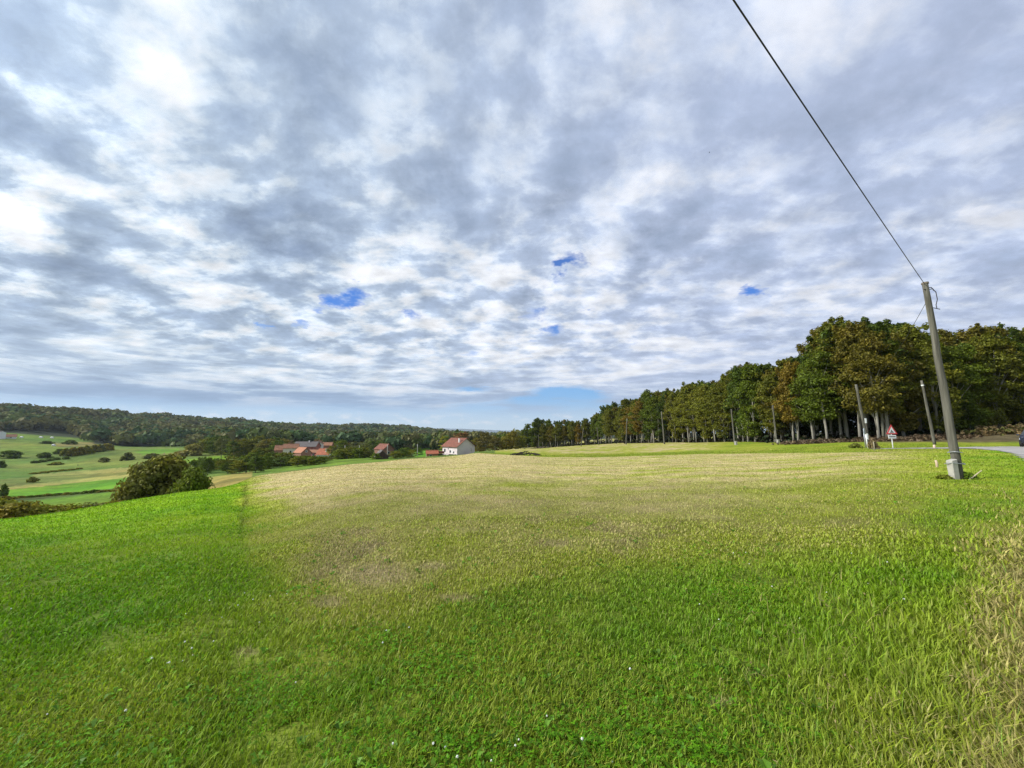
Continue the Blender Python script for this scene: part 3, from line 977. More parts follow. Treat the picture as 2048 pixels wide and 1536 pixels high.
def build_long_grass():
    """longer arching stalks, some with seed heads, standing above the sward on the right"""
    N = 30000
    r = np.exp(np.log(1.0) + (np.log(26) - np.log(1.0)) * RNG.random(N))
    az = np.radians(RNG.uniform(-40, 80, N))
    x, y = np.sin(az) * r, np.cos(az) * r
    z = height(x, y)
    px, py = project(x, y, z)
    f = fbm(x * 1.2, y * 1.2, 131, 4)
    tanr = .75 * sstep(1880, 2080, px + (f - .5) * 320)
    p = np.clip(.9 * sstep(1300, 1700, px) * sstep(1050, 1250, py) * sstep(.38, .55, f) + .04 * sstep(.55, .65, f) * sstep(1200, 1400, py) + tanr * .9 * sstep(930, 1000, py), 0, 1)
    k = (RNG.random(N) < p * .8) & ~in_road(x, y)
    x, y, z, r, tanr = x[k], y[k], z[k], r[k], tanr[k]
    n = len(x)
    L = (.07 + .11 * RNG.random(n)) * (1 + .3 * tanr)
    w = .0014 * np.maximum(1, r / 2.2) ** .9
    yaw = RNG.random(n) * 6.28
    bend = .25 + .9 * RNG.random(n)
    dx, dy = np.cos(yaw), np.sin(yaw)
    pts = []
    for t in (0, .35, .7, 1.0):
        ho = L * np.sin(bend * t) * t * .9
        ve = L * t * np.cos(bend * t * .8)
        ww = w * (1 - t * .75)
        cx, cy, cz = x + dx * ho, y + dy * ho, z + ve
        pts.append(np.stack([cx - dy * ww, cy + dx * ww, cz], 1))
        pts.append(np.stack([cx + dy * ww, cy - dx * ww, cz], 1))
    V = np.stack(pts, 1).reshape(-1, 3)
    i = np.arange(n)[:, None] * 8
    F = np.concatenate([i + np.array([[0, 1, 3, 2]]), i + np.array([[2, 3, 5, 4]]), i + np.array([[4, 5, 7, 6]])])
    dry = RNG.random(n) < .25 + .55 * tanr
    col = np.where(dry[:, None], np.array((.46, .40, .14)), np.array((.17, .30, .03))) * (.7 + .6 * RNG.random((n, 1)))
    # seed heads on dry stalks
    tip = (pts[6] + pts[7]) / 2
    sd = dry & (RNG.random(n) < .5)
    T = tip[sd]
    s = (.006 * np.maximum(1, r[sd] / 3) ** .8)[:, None]
    ax = np.stack([dx[sd], dy[sd], np.full(sd.sum(), -.2)], 1)
    sdv = np.stack([-dy[sd], dx[sd], np.zeros(sd.sum())], 1)
    SV = np.stack([T - ax * s * 2, T + sdv * s * .7, T + ax * s * 2.6, T - sdv * s * .7], 1).reshape(-1, 3)
    SF = np.arange(sd.sum())[:, None] * 4 + np.array([[0, 1, 2, 3]]) + len(V)
    me = mesh_np('long_grass', np.concatenate([V, SV]), [F, SF], np.concatenate([np.repeat(col, 8, 0), np.tile(np.array((.36, .27, .12)), (len(SV), 1))]))
    tag(link('long_grass', me, M['grass']), 'long arching grass stalks with dry seed heads by the roadside', kind='stuff')


build_long_grass()


def build_flowers():
    spots = [(1095, 1441), (1028, 1503), (868, 1505), (985, 1531), (737, 1510), (915, 1535), (1265, 1353), (763, 1300), (1168, 1498), (1222, 1530), (1180, 1487), (885, 1511), (787, 1505), (1042, 1493), (820, 1262), (770, 1271), (1400, 1212), (1440, 1246), (1490, 1106), (1705, 1108), (1738, 1168), (1653, 1190), (1777, 1129), (1808, 1208), (1468, 1109), (1500, 1130), (366, 1295), (388, 1306), (386, 1314), (364, 1327), (338, 1340), (332, 1332), (303, 1330), (373, 1229), (476, 1217), (518, 1210), (540, 1196), (571, 1192), (456, 1244), (518, 1248), (442, 1239), (423, 1290), (95, 1436), (20, 1221), (245, 1440), (590, 1372), (1600, 1240), (1545, 1180), (420, 1205), (487, 1190), (504, 1206)]
    rnd = random.Random(4)
    b = MB()
    # a globe of little petals on a thin stalk
    for i in range(26):
        th, ph = rnd.uniform(0, 6.28), rnd.uniform(-.6, 1.5)
        c = Vector((math.cos(th) * math.cos(ph), math.sin(th) * math.cos(ph), math.sin(ph))) * .007
        b.tube([c * .3 + Vector((0, 0, .1)), c * 1.25 + Vector((0, 0, .1))], [.0016, .0028], 5)
    proto = None
    for px, py in spots:
        p = ground_at(px, py + 6)
        if proto is None:
            o = proto = b.build('clover_flower', M['petal'])
            st = MB().tube([(0, 0, -.02), (.004, .002, .05), (0, 0, .1)], .0012, 5).build('stalk', stalk_m, o)
        else:
            o = proto.copy()
            COL.objects.link(o)
            s2 = st.copy()
            COL.objects.link(s2)
            s2.parent = o
        d = p.length
        o.location = p - Vector((0, 0, .02))
        o.rotation_euler = (rnd.uniform(-.2, .2), rnd.uniform(-.2, .2), rnd.uniform(0, 6))
        o.scale = (rnd.uniform(.5, .85),) * 3
        tag(o, 'small white clover flower head in the foreground grass', 'flower', 'white clover flowers scattered in the grass')


stalk_m = surf('green_stalk', (.09, .17, .03), .8)
build_flowers()


# ------------------------------------------------------------------ leaves for trees and bushes
def leaf_quads(rng, cen, rad, n_per, size, updown=.6):
    """cen (k,3), rad (k,3): n_per rhombic leaf sprays round each centre"""
    k = len(cen)
    c = np.repeat(cen, n_per, 0)
    rr = np.repeat(rad, n_per, 0)
    n = len(c)
    d = rng.normal(size=(n, 3))
    d /= np.linalg.norm(d, axis=1)[:, None]
    p = c + d * rr * (rng.random((n, 1)) ** .45)
    nrm = d * .7 + rng.normal(size=(n, 3)) * .6 + np.array((0, 0, updown))
    nrm /= np.linalg.norm(nrm, axis=1)[:, None]
    a = np.cross(nrm, rng.normal(size=(n, 3)))
    a /= np.linalg.norm(a, axis=1)[:, None]
    b = np.cross(nrm, a)
    s = (size * (.55 + .9 * rng.random(n)))[:, None]
    lng, wid = a * s, b * s * .62
    bow = nrm * s * .18
    V = np.stack([p - lng - bow, p - wid * .9 + lng * .1 + bow, p + lng - bow, p + wid + lng * .15 + bow], 1).reshape(-1, 3)
    F = np.arange(n)[:, None] * 4 + np.array([[0, 1, 2, 3]])
    return V, F


def tree_meshes(name, seed, H=17.0, base=.27, W=3.4, clumps=64, per=46, size=.25, bare=0.0, trunks=1, top=.75, lean=.04, limb_n=9):
    rng = np.random.default_rng(seed)
    t = rng.random(clumps)
    hgt = base + (1 - base) * t ** .9
    prof = np.clip(np.sin(np.pi * np.clip((hgt - base) / (1 - base) * .82 + .12, 0, 1)), .1, 1) ** top
    ang = rng.random(clumps) * 6.283
    rho = W * prof * np.sqrt(rng.random(clumps)) * .95
    cen = np.stack([np.cos(ang) * rho, np.sin(ang) * rho, hgt * H * .96], 1)
    rad = np.stack([rng.uniform(.7, 1.7, clumps) * W / 3.4] * 2 + [rng.uniform(.35, .95, clumps) * H / 17], 1)
    tops = max(5, clumps // 9)
    ct = np.stack([rng.normal(0, W * .33, tops), rng.normal(0, W * .33, tops), H * rng.uniform(.90, 1.0, tops)], 1)
    cen = np.concatenate([cen, ct])
    rad = np.concatenate([rad, np.tile([.5 * W / 3.4, .5 * W / 3.4, .75], (tops, 1)) * rng.uniform(.6, 1.2, (tops, 1))])
    V, F = leaf_quads(rng, cen, rad, per, size)
    if bare:
        keep = rng.random(len(F)) > bare
        F = F[keep]
    crown = mesh_np(name + '_crown', V, [F])
    b = MB()
    for k in range(trunks):
        ox, oy = (rng.normal(0, .35, 2) if trunks > 1 else (0, 0))
        lx, ly = rng.normal(0, lean * H, 2)
        pts, rads = [], []
        for i in range(7):
            s = i / 6
            pts.append((ox + lx * s ** 1.5 + .12 * math.sin(s * 5 + seed), oy + ly * s ** 1.5 + .12 * math.cos(s * 4 + seed), -.4 + s * H * .86))
            rads.append((.165 if trunks == 1 else .125) * H / 17 * (1.25 - s) ** 1.0 + .02)
        b.tube(pts, rads, 8)
        for i in range(limb_n):
            j = rng.integers(0, len(cen))
            e = cen[j]
            s = np.clip(e[2] / H - .12 - .1 * rng.random(), .15, .9)
            st = np.array(pts[0]) + (np.array(pts[-1]) - np.array(pts[0])) * s
            md = (st + e) / 2 + np.array((0, 0, .35))
            b.tube([st, md, e], [.085 * H / 17, .055 * H / 17, .02], 5)
    me = bpy.data.meshes.new(name + '_trunk')
    me.from_pydata([tuple(p) for p in np.concatenate(b.v)], [], b.f)
    for p in me.polygons:
        p.use_smooth = True
    me.update()
    crown.materials.append(M['leaf'])
    me.materials.append(M['bark'])
    return crown, me


WOOD_VAR = [tree_meshes('wood', s, base=bs, W=w, clumps=cl, per=pr, size=sz, bare=br, trunks=tk, top=1.0 if s % 2 else 1.25)
            for s, bs, w, cl, pr, sz, br, tk in [
                (11, .30, 3.3, 96, 105, .185, .0, 1), (12, .27, 3.6, 98, 105, .185, .0, 2), (13, .33, 3.0, 84, 105, .185, .1, 1), (14, .22, 3.6, 100, 105, .185, .0, 1),
                (15, .38, 3.2, 78, 95, .19, .35, 1), (16, .14, 3.3, 96, 105, .18, .0, 2), (17, .30, 3.8, 98, 110, .185, .1, 1), (18, .10, 3.5, 100, 105, .18, .0, 1)]]
ROUND_VAR = [tree_meshes('round', s, H=9, base=bs, W=w, clumps=56, per=90, size=.18, trunks=tk, top=.5, limb_n=6)
             for s, bs, w, tk in [(21, .16, 3.4, 1), (22, .10, 3.8, 2), (23, .2, 3.0, 1), (24, .12, 3.0, 2)]]


def spruce_mesh(seed):
    rng = np.random.default_rng(seed)
    cen, rad = [], []
    for i in range(60):
        s = rng.random()
        a = rng.random() * 6.283
        rr = 2.2 * (1 - s) * rng.uniform(.3, 1)
        cen.append((math.cos(a) * rr, math.sin(a) * rr, .8 + s * 8.1))
        rad.append((.55 * (1.2 - s), .55 * (1.2 - s), .35))
    V, F = leaf_quads(rng, np.array(cen), np.array(rad), 34, .22, .2)
    cr = mesh_np('spruce_crown', V, [F])
    cr.materials.append(M['leaf'])
    b = MB().tube([(0, 0, -.3), (0, 0, 4), (0, 0, 8.6)], [.16, .1, .02], 7)
    me = bpy.data.meshes.new('spruce_trunk')
    me.from_pydata([tuple(p) for p in np.concatenate(b.v)], [], b.f)
    me.materials.append(M['bark'])
    return cr, me


SPRUCE = spruce_mesh(31)


def bush_mesh(seed, clumps=30, per=60, size=.13, flat=.8):
    """a bush about 2 m wide and 1.6 m high"""
    rng = np.random.default_rng(seed)
    a = rng.random(clumps) * 6.283
    h = rng.random(clumps)
    rho = np.sqrt(rng.random(clumps)) * np.sqrt(np.clip(1 - h * h, .05, 1)) * .82
    cen = np.stack([np.cos(a) * rho, np.sin(a) * rho, .12 + h * 1.25 * flat], 1)
    rad = np.tile([.30, .30, .22], (clumps, 1)) * rng.uniform(.7, 1.25, (clumps, 1))
    V, F = leaf_quads(rng, cen, rad, per, size, .5)
    # stems
    b = MB()
    for i in range(7):
        e = cen[rng.integers(0, clumps)]
        b.tube([(e[0] * .12, e[1] * .12, -.25), e * .55 + np.array((0, 0, .05)), e], [.045, .03, .01], 5, False)
    SV = np.concatenate(b.v)
    SF = np.array(b.f)
    me = mesh_np('bush', np.concatenate([V, SV]), [F, SF + len(V)])
    me.materials.append(M['leaf'])
    me.materials.append(M['bark'])
    mi = np.zeros(len(me.polygons), np.int32)
    mi[len(F):] = 1
    me.polygons.foreach_set('material_index', mi)
    return me


BUSH_VAR = [bush_mesh(41), bush_mesh(42, 26), bush_mesh(43, 34, 60, .12), bush_mesh(44, 22, 56, .14, .65)]
BIG_BUSH = [bush_mesh(51, 110, 110, .055), bush_mesh(52, 80, 100, .06)]

GREEN, DGREEN, OLIVE, RUST, YELG, BROWN, GREY_G = (.098, .134, .010), (.066, .100, .010), (.124, .134, .012), (.165, .122, .014), (.155, .165, .016), (.138, .122, .015), (.10, .112, .030)
CNAME = {GREEN: 'mid green', DGREEN: 'dark green', OLIVE: 'olive green', RUST: 'rust brown', YELG: 'yellow green', BROWN: 'dull brown', GREY_G: 'grey green'}


def put_tree(name, var, p, H, label, group, colr, rz=0.0, wide=1.0, ref=17.0, cat='tree'):
    e = empty(name, p, rz, label, cat, group)
    e.scale = (H / ref * wide, H / ref * wide, H / ref)
    c = link('crown', var[0], None, e)
    t = link('trunk', var[1], None, e)
    j = random.uniform(.85, 1.15)
    c.color = (colr[0] * j, colr[1] * j, colr[2] * j, 1)
    return e


def put_bush(p, w, h, label, colr, group=None, var=None, rz=None, cat='bush', name='bush', depth=None):
    me = var or random.choice(BUSH_VAR)
    o = link(name, me)
    o.location = p
    co = np.empty(len(me.vertices) * 3, np.float32)
    me.vertices.foreach_get('co', co)
    zt = float(np.percentile(co[2::3], 99.7))
    hw = float(np.percentile(np.abs(co[0::3]), 98))
    o.scale = (w / 2 / hw, (depth or w) / 2 / hw, h / zt)
    o.rotation_euler = (0, 0, random.uniform(0, 6.28) if rz is None else rz)
    o.color = (*[1.55 * q for q in colr], 1)
    tag(o, label, cat, group)
    return o


random.seed(3)
ORD = ['first', 'second', 'third', 'fourth', 'fifth', 'sixth', 'seventh', 'eighth', 'ninth', 'tenth', 'eleventh', 'twelfth']


# ------------------------------------------------------------------ the wood on the right
POLES = [  # base column, base row, top column, top row, depth, label, foot
    (1077, 895, 1077, 870, 195, 'thin faint wooden pole, the leftmost one before the wood', 'the leftmost thin pole'),
    (1111, 895, 1111, 870, 190, 'thin upright wooden pole, second from the left before the wood', 'the second thin pole'),
    (1162, 892, 1167, 856, 140, 'wooden pole tilting to the right, before the wood', 'the right-tilting pole'),
    (1198, 891, 1194, 855, 138, 'wooden pole tilting left beside the right-tilting pole', 'the left-tilting thin pole'),
    (1252, 888, 1254, 837, 98, 'straight pale wooden pole on the bank left of the green mound', 'the straight bank pole'),
    (1329, 883, 1323, 823, 84, 'pale wooden pole standing on top of the green mound', 'the pole on the mound'),
    (1470, 892, 1462.5, 818.5, 67, 'wooden pole with white concrete foot, left of the two so footed', 'the left white-footed pole'),
    (1554, 887, 1545.5, 810, 65, 'wooden pole with white concrete foot, right of the two so footed', 'the right white-footed pole'),
    (1737, 895, 1712, 769, 40, 'leaning wooden pole beside the round road sign', 'the pole at the round sign'),
    (1870, 885, 1843, 761, 42, 'leaning wooden pole with white band, just left of the tall pole', 'the white-banded pole'),
]
TOPX = [1040, 1060, 1085, 1110, 1145, 1165, 1190, 1215, 1250, 1285, 1330, 1385, 1435, 1490, 1530, 1560, 1600, 1640, 1680, 1720, 1740, 1785, 1830, 1870, 1910, 1950, 1995, 2048, 2200, 2500]
TOPY = [852, 842, 838, 842, 842, 838, 829, 813, 804, 788, 788, 766, 762, 727, 727, 730, 716, 692, 655, 648, 640, 647, 655, 655, 656, 664, 657, 668, 655, 640]


def build_wood():
    edge = [Vector((x, y)) for x, y in WOOD[:11]]
    rnd = random.Random(12)
    path = []
    for a, b in zip(edge, edge[1:]):
        n = max(1, int((b - a).length / .25))
        path += [a.lerp(b, i / n) for i in range(n)]
    front, rows = [], []
    for row, (off, step) in enumerate([(1.2, 3.2), (4.5, 3.8), (8.5, 4.6), (13.5, 5.6), (20, 7.5)]):
        acc, last = rnd.uniform(0, 3), None
        for i, p in enumerate(path):
            if last is not None:
                acc += (p - last).length
            last = p
            dist = p.length
            st = step * (1 + max(0, dist - 90) / 260)
            if acc < st:
                continue
            acc = rnd.uniform(-.8, .6)
            q = path[min(i + 8, len(path) - 1)] - path[max(i - 8, 0)]
            q.normalize()
            nrm = Vector((-q.y, q.x))      # into the wood (path runs towards the viewer, then right)
            if nrm.dot(Vector((150, 160)) - p) < 0:
                nrm = -nrm
            s = p + nrm * (off + rnd.uniform(-.9, .9) * (1 + row * .3)) + q * rnd.uniform(-.6, .6)
            z = hz(s.x, s.y)
            pxx, pyy = project(s.x, s.y, z)
            if pxx > 2330 or (row and not inpoly(np.array([s.x]), np.array([s.y]), WOOD)[0]):
                continue
            top = float(np.interp(pxx, TOPX, TOPY))
            x0, y0, z0 = ray(pxx, top)
            H = EYE + z0 / y0 * s.y - z
            H = min(max(H, 8), 21.5) * rnd.uniform(.80, 1.0) * (1.04 if row in (1, 2) else .97)
            H *= 1.03
            (front if row == 0 else rows).append((s, z, H, float(pxx), row))
    # front row: a colour, a label of its own
    front.sort(key=lambda a: a[3])
    pal = [GREEN, OLIVE, DGREEN, OLIVE, RUST, GREEN, BROWN, OLIVE, YELG, DGREEN]
    refs = [(p[0] + (p[2] - p[0]) * .3, p[6]) for p in POLES] + [(1890, 'the tall foreground pole')]
    count = {}
    for i, (s, z, H, pxx, row) in enumerate(front):
        colr = pal[rnd.randrange(len(pal))]
        for lo, hi, cc in ((1050, 1075, GREEN), (1185, 1205, GREEN), (1365, 1420, YELG), (1420, 1470, OLIVE), (1500, 1540, GREEN), (1560, 1605, RUST), (1620, 1660, GREEN), (1665, 1690, OLIVE), (1700, 1760, BROWN), (1890, 1930, GREEN), (1960, 2060, OLIVE)):
            if lo < pxx < hi:
                colr = cc
        left = [(px, nm) for px, nm in refs if px <= pxx]
        if left:
            key = left[-1][1]
            count[key] = count.get(key, 0) + 1
            nth = count[key]
            lab = f'{CNAME[colr]} front tree of the wood, {ORD[min(nth, 12) - 1]} right of {key}'
        else:
            count['end'] = count.get('end', 0) + 1
            lab = f'{CNAME[colr]} tree at the far tip of the wood, {ORD[count["end"] - 1]} from its end'
        vi = rnd.choice([0, 1, 2, 3, 5, 6, 7, 1, 0, 6]) if pxx < 1780 else rnd.choice([5, 7, 7, 7])
        put_tree('forest_tree', WOOD_VAR[vi], (s.x, s.y, z - .1), H, lab, 'trees along the front of the wood', colr, rnd.uniform(0, 6.28), rnd.uniform(.88, 1.12) * (1.0 if H > 12 else 1.25))
    for s, z, H, pxx, row in rows:
        colr = rnd.choice([GREEN, DGREEN, DGREEN, OLIVE, BROWN])
        vi = rnd.choice([0, 2, 4, 4, 6, 1]) if row < 3 else rnd.choice([5, 7, 7, 3])
        put_tree('forest_tree', WOOD_VAR[vi], (s.x, s.y, z - .1), H, 'tree standing inside the wood, behind its front row', 'trees inside the wood', colr, rnd.uniform(0, 6.28), rnd.uniform(.9, 1.15) * (1.0 if H > 12 else 1.2))
    print('wood trees', len(front), len(rows))


build_wood()


def leaf_strip(name, label, pts, n, hgt, colrs, size, spread, seed):
    """low loose growth along a ground line: brushwood, ferns, litter"""
    rng = np.random.default_rng(seed)
    pts = np.array(pts, float)
    seg = rng.integers(0, len(pts) - 1, n)
    t = rng.random(n)[:, None]
    p = pts[seg] * (1 - t) + pts[seg + 1] * t + rng.normal(0, spread, (n, 2))
    lump = fbm(p[:, 0] * .6, p[:, 1] * .6, seed, 3)
    z = height(p[:, 0], p[:, 1])
    cen = np.stack([p[:, 0], p[:, 1], z + hgt * rng.random(n) * np.clip(lump * 2 - .3, .1, 1.3)], 1)
    V, F = leaf_quads(rng, cen, np.full((n, 3), .2), 5, size, .4)
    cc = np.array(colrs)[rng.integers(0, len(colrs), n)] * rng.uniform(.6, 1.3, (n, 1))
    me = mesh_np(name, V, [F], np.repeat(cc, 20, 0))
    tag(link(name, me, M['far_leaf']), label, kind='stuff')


leaf_strip('brushwood', 'brown cut brushwood and dead leaves along the foot of the wood', [(44, 60), (46.5, 55), (50, 49.5), (57, 51)], 2600, .45, [(.13, .09, .055), (.09, .065, .04), (.17, .13, .075)], .15, 1.3, 201)
leaf_strip('dead_ferns', 'pale brown dead ferns and low growth on the roadside bank', [(62, 52), (75, 55), (90, 58), (110, 60)], 4200, 1.0, [(.24, .17, .075), (.17, .13, .055), (.11, .12, .03)], .2, 1.7, 202)
leaf_strip('thicket', 'dense leafy thicket closing the wood on the right', [(57, 62), (75, 66), (100, 70), (140, 76)], 5200, 4.2, [(.05, .075, .015), (.07, .07, .02)], .3, 2.0, 204)
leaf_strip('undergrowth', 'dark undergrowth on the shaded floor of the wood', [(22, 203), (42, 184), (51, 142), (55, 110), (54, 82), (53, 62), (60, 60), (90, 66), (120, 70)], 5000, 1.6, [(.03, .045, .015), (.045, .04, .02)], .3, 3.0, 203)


# ------------------------------------------------------------------ utility poles, cables, signs
def lean_pts(bx, by, tx, ty, Y):
    b = at(bx, Y)
    x0, y0, z0 = ray(tx, ty)
    top = Vector((x0 / y0 * Y, Y, EYE + z0 / y0 * Y))
    return b, top


def pole_shaft(top, r0, r1, n=12, seg=9, seed=0):
    rnd = random.Random(seed)
    pts, rr = [], []
    for i in range(seg + 1):
        s = i / seg
        pts.append(top * s + Vector((rnd.uniform(-.012, .012), rnd.uniform(-.012, .012), -.3 * (1 - s))) * (1 if 0 < i < seg else 1))
        rr.append(r0 + (r1 - r0) * s)
    return MB().tube(pts, rr, n)


pole_tops = {}
for k, (bx, by, tx, ty, Y, lab, short) in enumerate(POLES):
    b, top = lean_pts(bx, by, tx, ty, Y)
    e = empty('utility_pole', b, 0, lab, 'pole', 'wooden poles in a line before the wood')
    loc = top - b
    f = 1 if Y < 70 else 1.15
    pole_shaft(loc, .14 * f, .10 * f, seed=k).build('shaft', M['pole_wood'], e, True)
    if k in (6, 7):
        foot = MB()
        d = loc.normalized()
        foot.prism([(-.19, -.3), (.19, -.3), (.17, .62), (-.17, .62)], -.46, -.16)
        foot.build('concrete_foot', M['concrete'], e, bevel=.03)
        MB().tube([(math.cos(a) * .24, -.16 + math.sin(a) * .34, .5) for a in np.linspace(0, 6.283, 17)], .02, 6).build('wire_band', M['steel'], e)
    if k == 9:
        s = loc.length
        q = loc * .925
        MB().tube([loc * .915, loc * .932], .125, 12).build('white_band', M['white'], e)
    if k == 8:
        q = loc * .42
        MB().box(q + Vector((.12, -.16, 0)), (.16, .05, .5)).build('notice_plate', M['white'], e)
        q = loc * .12
        MB().box(q + Vector((-.10, -.2, .35)), (.14, .04, .6)).build('marker_plate', M['white'], e)
        foot = MB().prism([(-.2, -.3), (.22, -.3), (.2, .55), (-.16, .5)], -.35, -.13)
        foot.build('concrete_foot', M['concrete'], e, bevel=.03)
    pole_tops[k] = top

# the tall pole
b, top = lean_pts(1919, 960, 1850, 567, 12.9)
mp = empty('utility_pole', b, 0, 'tall weathered wooden pole strapped to a concrete stub by the road', 'pole')
loc = top - b
sh = pole_shaft(loc, .122, .078, 20, 14, 99).build('shaft', M['pole_wood'], mp, True)
cap = MB().tube([loc * .997, loc * 1.006], [.100, .092], 20).build('end_grain', surf('end_grain', (.16, .13, .10), .9), sh)
stub = MB()
d = loc.normalized()
cx, cy = -.225, -.06
v = []
for zz, sx in ((-.3, .09), (0, .09), (.62, .094)):
    for a, bb in ((-1, -1), (1, -1), (1, 1), (-1, 1)):
        v.append((cx + a * sx + d.x * zz, cy + bb * sx, zz + (.03 * a if zz > .5 else 0)))
stub.add(v, [(3, 2, 1, 0), (8, 9, 10, 11)] + [(i * 4 + j, i * 4 + (j + 1) % 4, i * 4 + 4 + (j + 1) % 4, i * 4 + 4 + j) for i in range(2) for j in range(4)])
stub.build('concrete_stub', M['concrete'], mp, bevel=.018)
for zz, rx, ry, ox, oy in ((.50, .275, .17, -.10, -.03), (.86, .16, .17, 0, 0)):
    pts = [(ox + d.x * zz + rx * math.cos(a), oy + ry * math.sin(a), zz + .02 * math.sin(2 * a)) for a in np.linspace(0, 6.283, 25)]
    MB().tube(pts, .013, 7).build('wire_band', M['steel'], mp)
MB().tube([(.06, -.2, -.02), (.22, -.25, .13), (.42, -.29, .30)], [.022, .018, .014], 7).build('leaning_stick', surf('bleached_stick', (.42, .36, .24), .9), mp)
hk = MB()
hk.tube([loc * .975, loc * .975 + Vector((.16, -.02, .02)), loc * .975 + Vector((.22, -.02, -.04)), loc * .975 + Vector((.24, -.02, -.1))], .014, 7)
hk.tube([loc * .975 + Vector((.20, -.02, -.02)), loc * .95 + Vector((.27, -.05, 0)), loc * .91 + Vector((.24, -.08, 0)), loc * .88 + Vector((.14, -.1, 0)), loc * .86 + Vector((.12, -.12, 0))], .012, 7)
hk.tube([loc * .86 + Vector((.0, -.12, .02)), loc * .86 + Vector((.22, -.12, -.03))], .012, 7)
hk.tube([loc * .965 + Vector((-.13, -.05, 0)), loc * .965 + Vector((.14, -.05, .01))], .013, 7)
hk.build('cable_bracket', M['cable'], mp)


def cable(a, c, sag, rad, n=48):
    pts = []
    for i in range(n + 1):
        s = i / n
        p = Vector(a).lerp(Vector(c), s)
        pts.append(p - Vector((0, 0, 4 * sag * s * (1 - s))))
    return MB().tube(pts, rad, 8)


att = b + loc * .992
# the cable runs to the next pole behind the viewer's left shoulder
x0, y0, z0 = ray(1467, 0)
Yc = 3.75
mid = Vector((x0 / y0 * Yc, Yc, EYE + z0 / y0 * Yc))
end = att + (mid - att) * 3.1
end.z = att.z - .15
sg = None
s_mid = 1 / 3.1
zlin = att.z + (end.z - att.z) * s_mid
sg = max(.02, (zlin - mid.z) / (4 * s_mid * (1 - s_mid)))
print('cable', att, mid, end, sg)
o = cable(att, end, sg, .0095, 90).build('cable', M['cable'], None, True)
tag(o, 'thick black overhead cable rising from the tall pole across the sky', 'cable')
o = cable(b + loc * .915, pole_tops[8] - Vector((0, 0, .15)), 1.0, .0075, 40).build('cable', M['cable'], None, True)
tag(o, 'thin dark cable sagging from the tall pole towards the wood', 'cable')


def put_pole(px, Y, ty, lab, group, mat='concrete'):
    bb, tt = lean_pts(px, 0, px, ty, Y)
    o = pole_shaft(tt - bb, .17, .13, 8, 4, int(px)).build('utility_pole', M[mat], None, True)
    o.location = bb
    tag(o, lab, 'pole', group)


VG = 'pale poles among the village trees'
put_pole(674, 200, 890, 'short pale pole just right of the orange roofed house', VG)
put_pole(690, 190, 891, 'pale pole between the orange roofed house and the brick house', VG)
put_pole(719, 175, 891, 'thin pale pole left of the brick house', VG)
put_pole(775, 165, 889, 'pale pole in front of the brick house gable', VG)
put_pole(835, 172, 888, 'tall whitish pole left of the orange brick shed', VG)
put_pole(156, 230, 928, 'thin distant pole on the valley meadow', None, 'pole_wood')


def tri_sign():
    p = at(1786, 37)
    e = empty('road_sign', p, 0, 'red bordered triangular warning sign with white plate on a thin post', 'road sign')
    MB().tube([(0, 0, -.3), (0, 0, 1.95)], .04, 10).build('post', M['white'], e, True)

    def tri(s, y0, y1, cz):
        return [(-s, cz - s * .577), (s, cz - s * .577), (0, cz + s * 1.155)], y0, y1
    pl, y0, y1 = tri(.53, -.075, -.045, 1.65)
    pt = MB().prism(pl, y0, y1).build('warning_board', M['red'], e, bevel=.02)
    pl, y0, y1 = tri(.345, -.079, -.0752, 1.65)
    MB().prism(pl, y0, y1).build('white_field', M['white'], pt)
    sy = MB()     # black pictogram
    sy.prism([(-.19, 1.50), (.17, 1.50), (.20, 1.54), (.05, 1.60), (.0, 1.73), (-.05, 1.76), (-.09, 1.70), (-.03, 1.64), (-.07, 1.58), (-.19, 1.55)], -.083, -.0792)
    sy.build('pictogram', M['black'], pt)
    pb = MB().box((0, -.06, 1.10), (.74, .025, .32)).build('plate', M['white'], e, bevel=.01)
    # a line of dark lettering too small and blurred to read: plain strokes
    ln = MB()
    for i, x in enumerate(np.linspace(-.27, .27, 9)):
        ln.box((x, -.0755, 1.11), (.042, .004, .11 if i % 3 else .13))
    ln.build('lettering', M['black'], pb)


def round_sign():
    p = at(1731, 38.4)
    e = empty('road_sign', p, R(38), 'grey back of a round road sign beside the leaning pole', 'road sign')
    MB().tube([(0, 0, -.3), (0, 0, 1.95)], .035, 10).build('post', M['steel'], e, True)
    b2 = MB()
    a = np.linspace(0, 6.283, 25)[:-1]
    b2.prism([(.34 * math.cos(t), 1.62 + .34 * math.sin(t)) for t in a], -.06, -.04)
    dsc = b2.build('disc', surf('grey_sign_back', (.45, .48, .50), .5, .08, 3, metallic=.2), e)
    MB().box((0, -.075, 1.75), (.5, .03, .04)).box((0, -.075, 1.5), (.5, .03, .04)).build('clamp_rail', M['steel'], dsc)
    p = at(1735.5, 39)
    o = MB().tube([(0, 0, -.2), (-.03, 0, .7), (-.08, 0, 1.35)], .045, 8).build('marker_post', M['white'], None, True)
    o.location = p
    tag(o, 'white marker post close to the round sign post', 'post')


tri_sign()
round_sign()


def stake(px, py, Y, h, r, colr, lab):
    o = MB().tube([(0, 0, -.15), (.01, 0, h * .6), (-.01, .01, h)], [r, r, r * .8], 7).build('stake', surf('stake_wood', colr, .9), None, True)
    o.location = at(px, Y)
    tag(o, lab, 'stake')


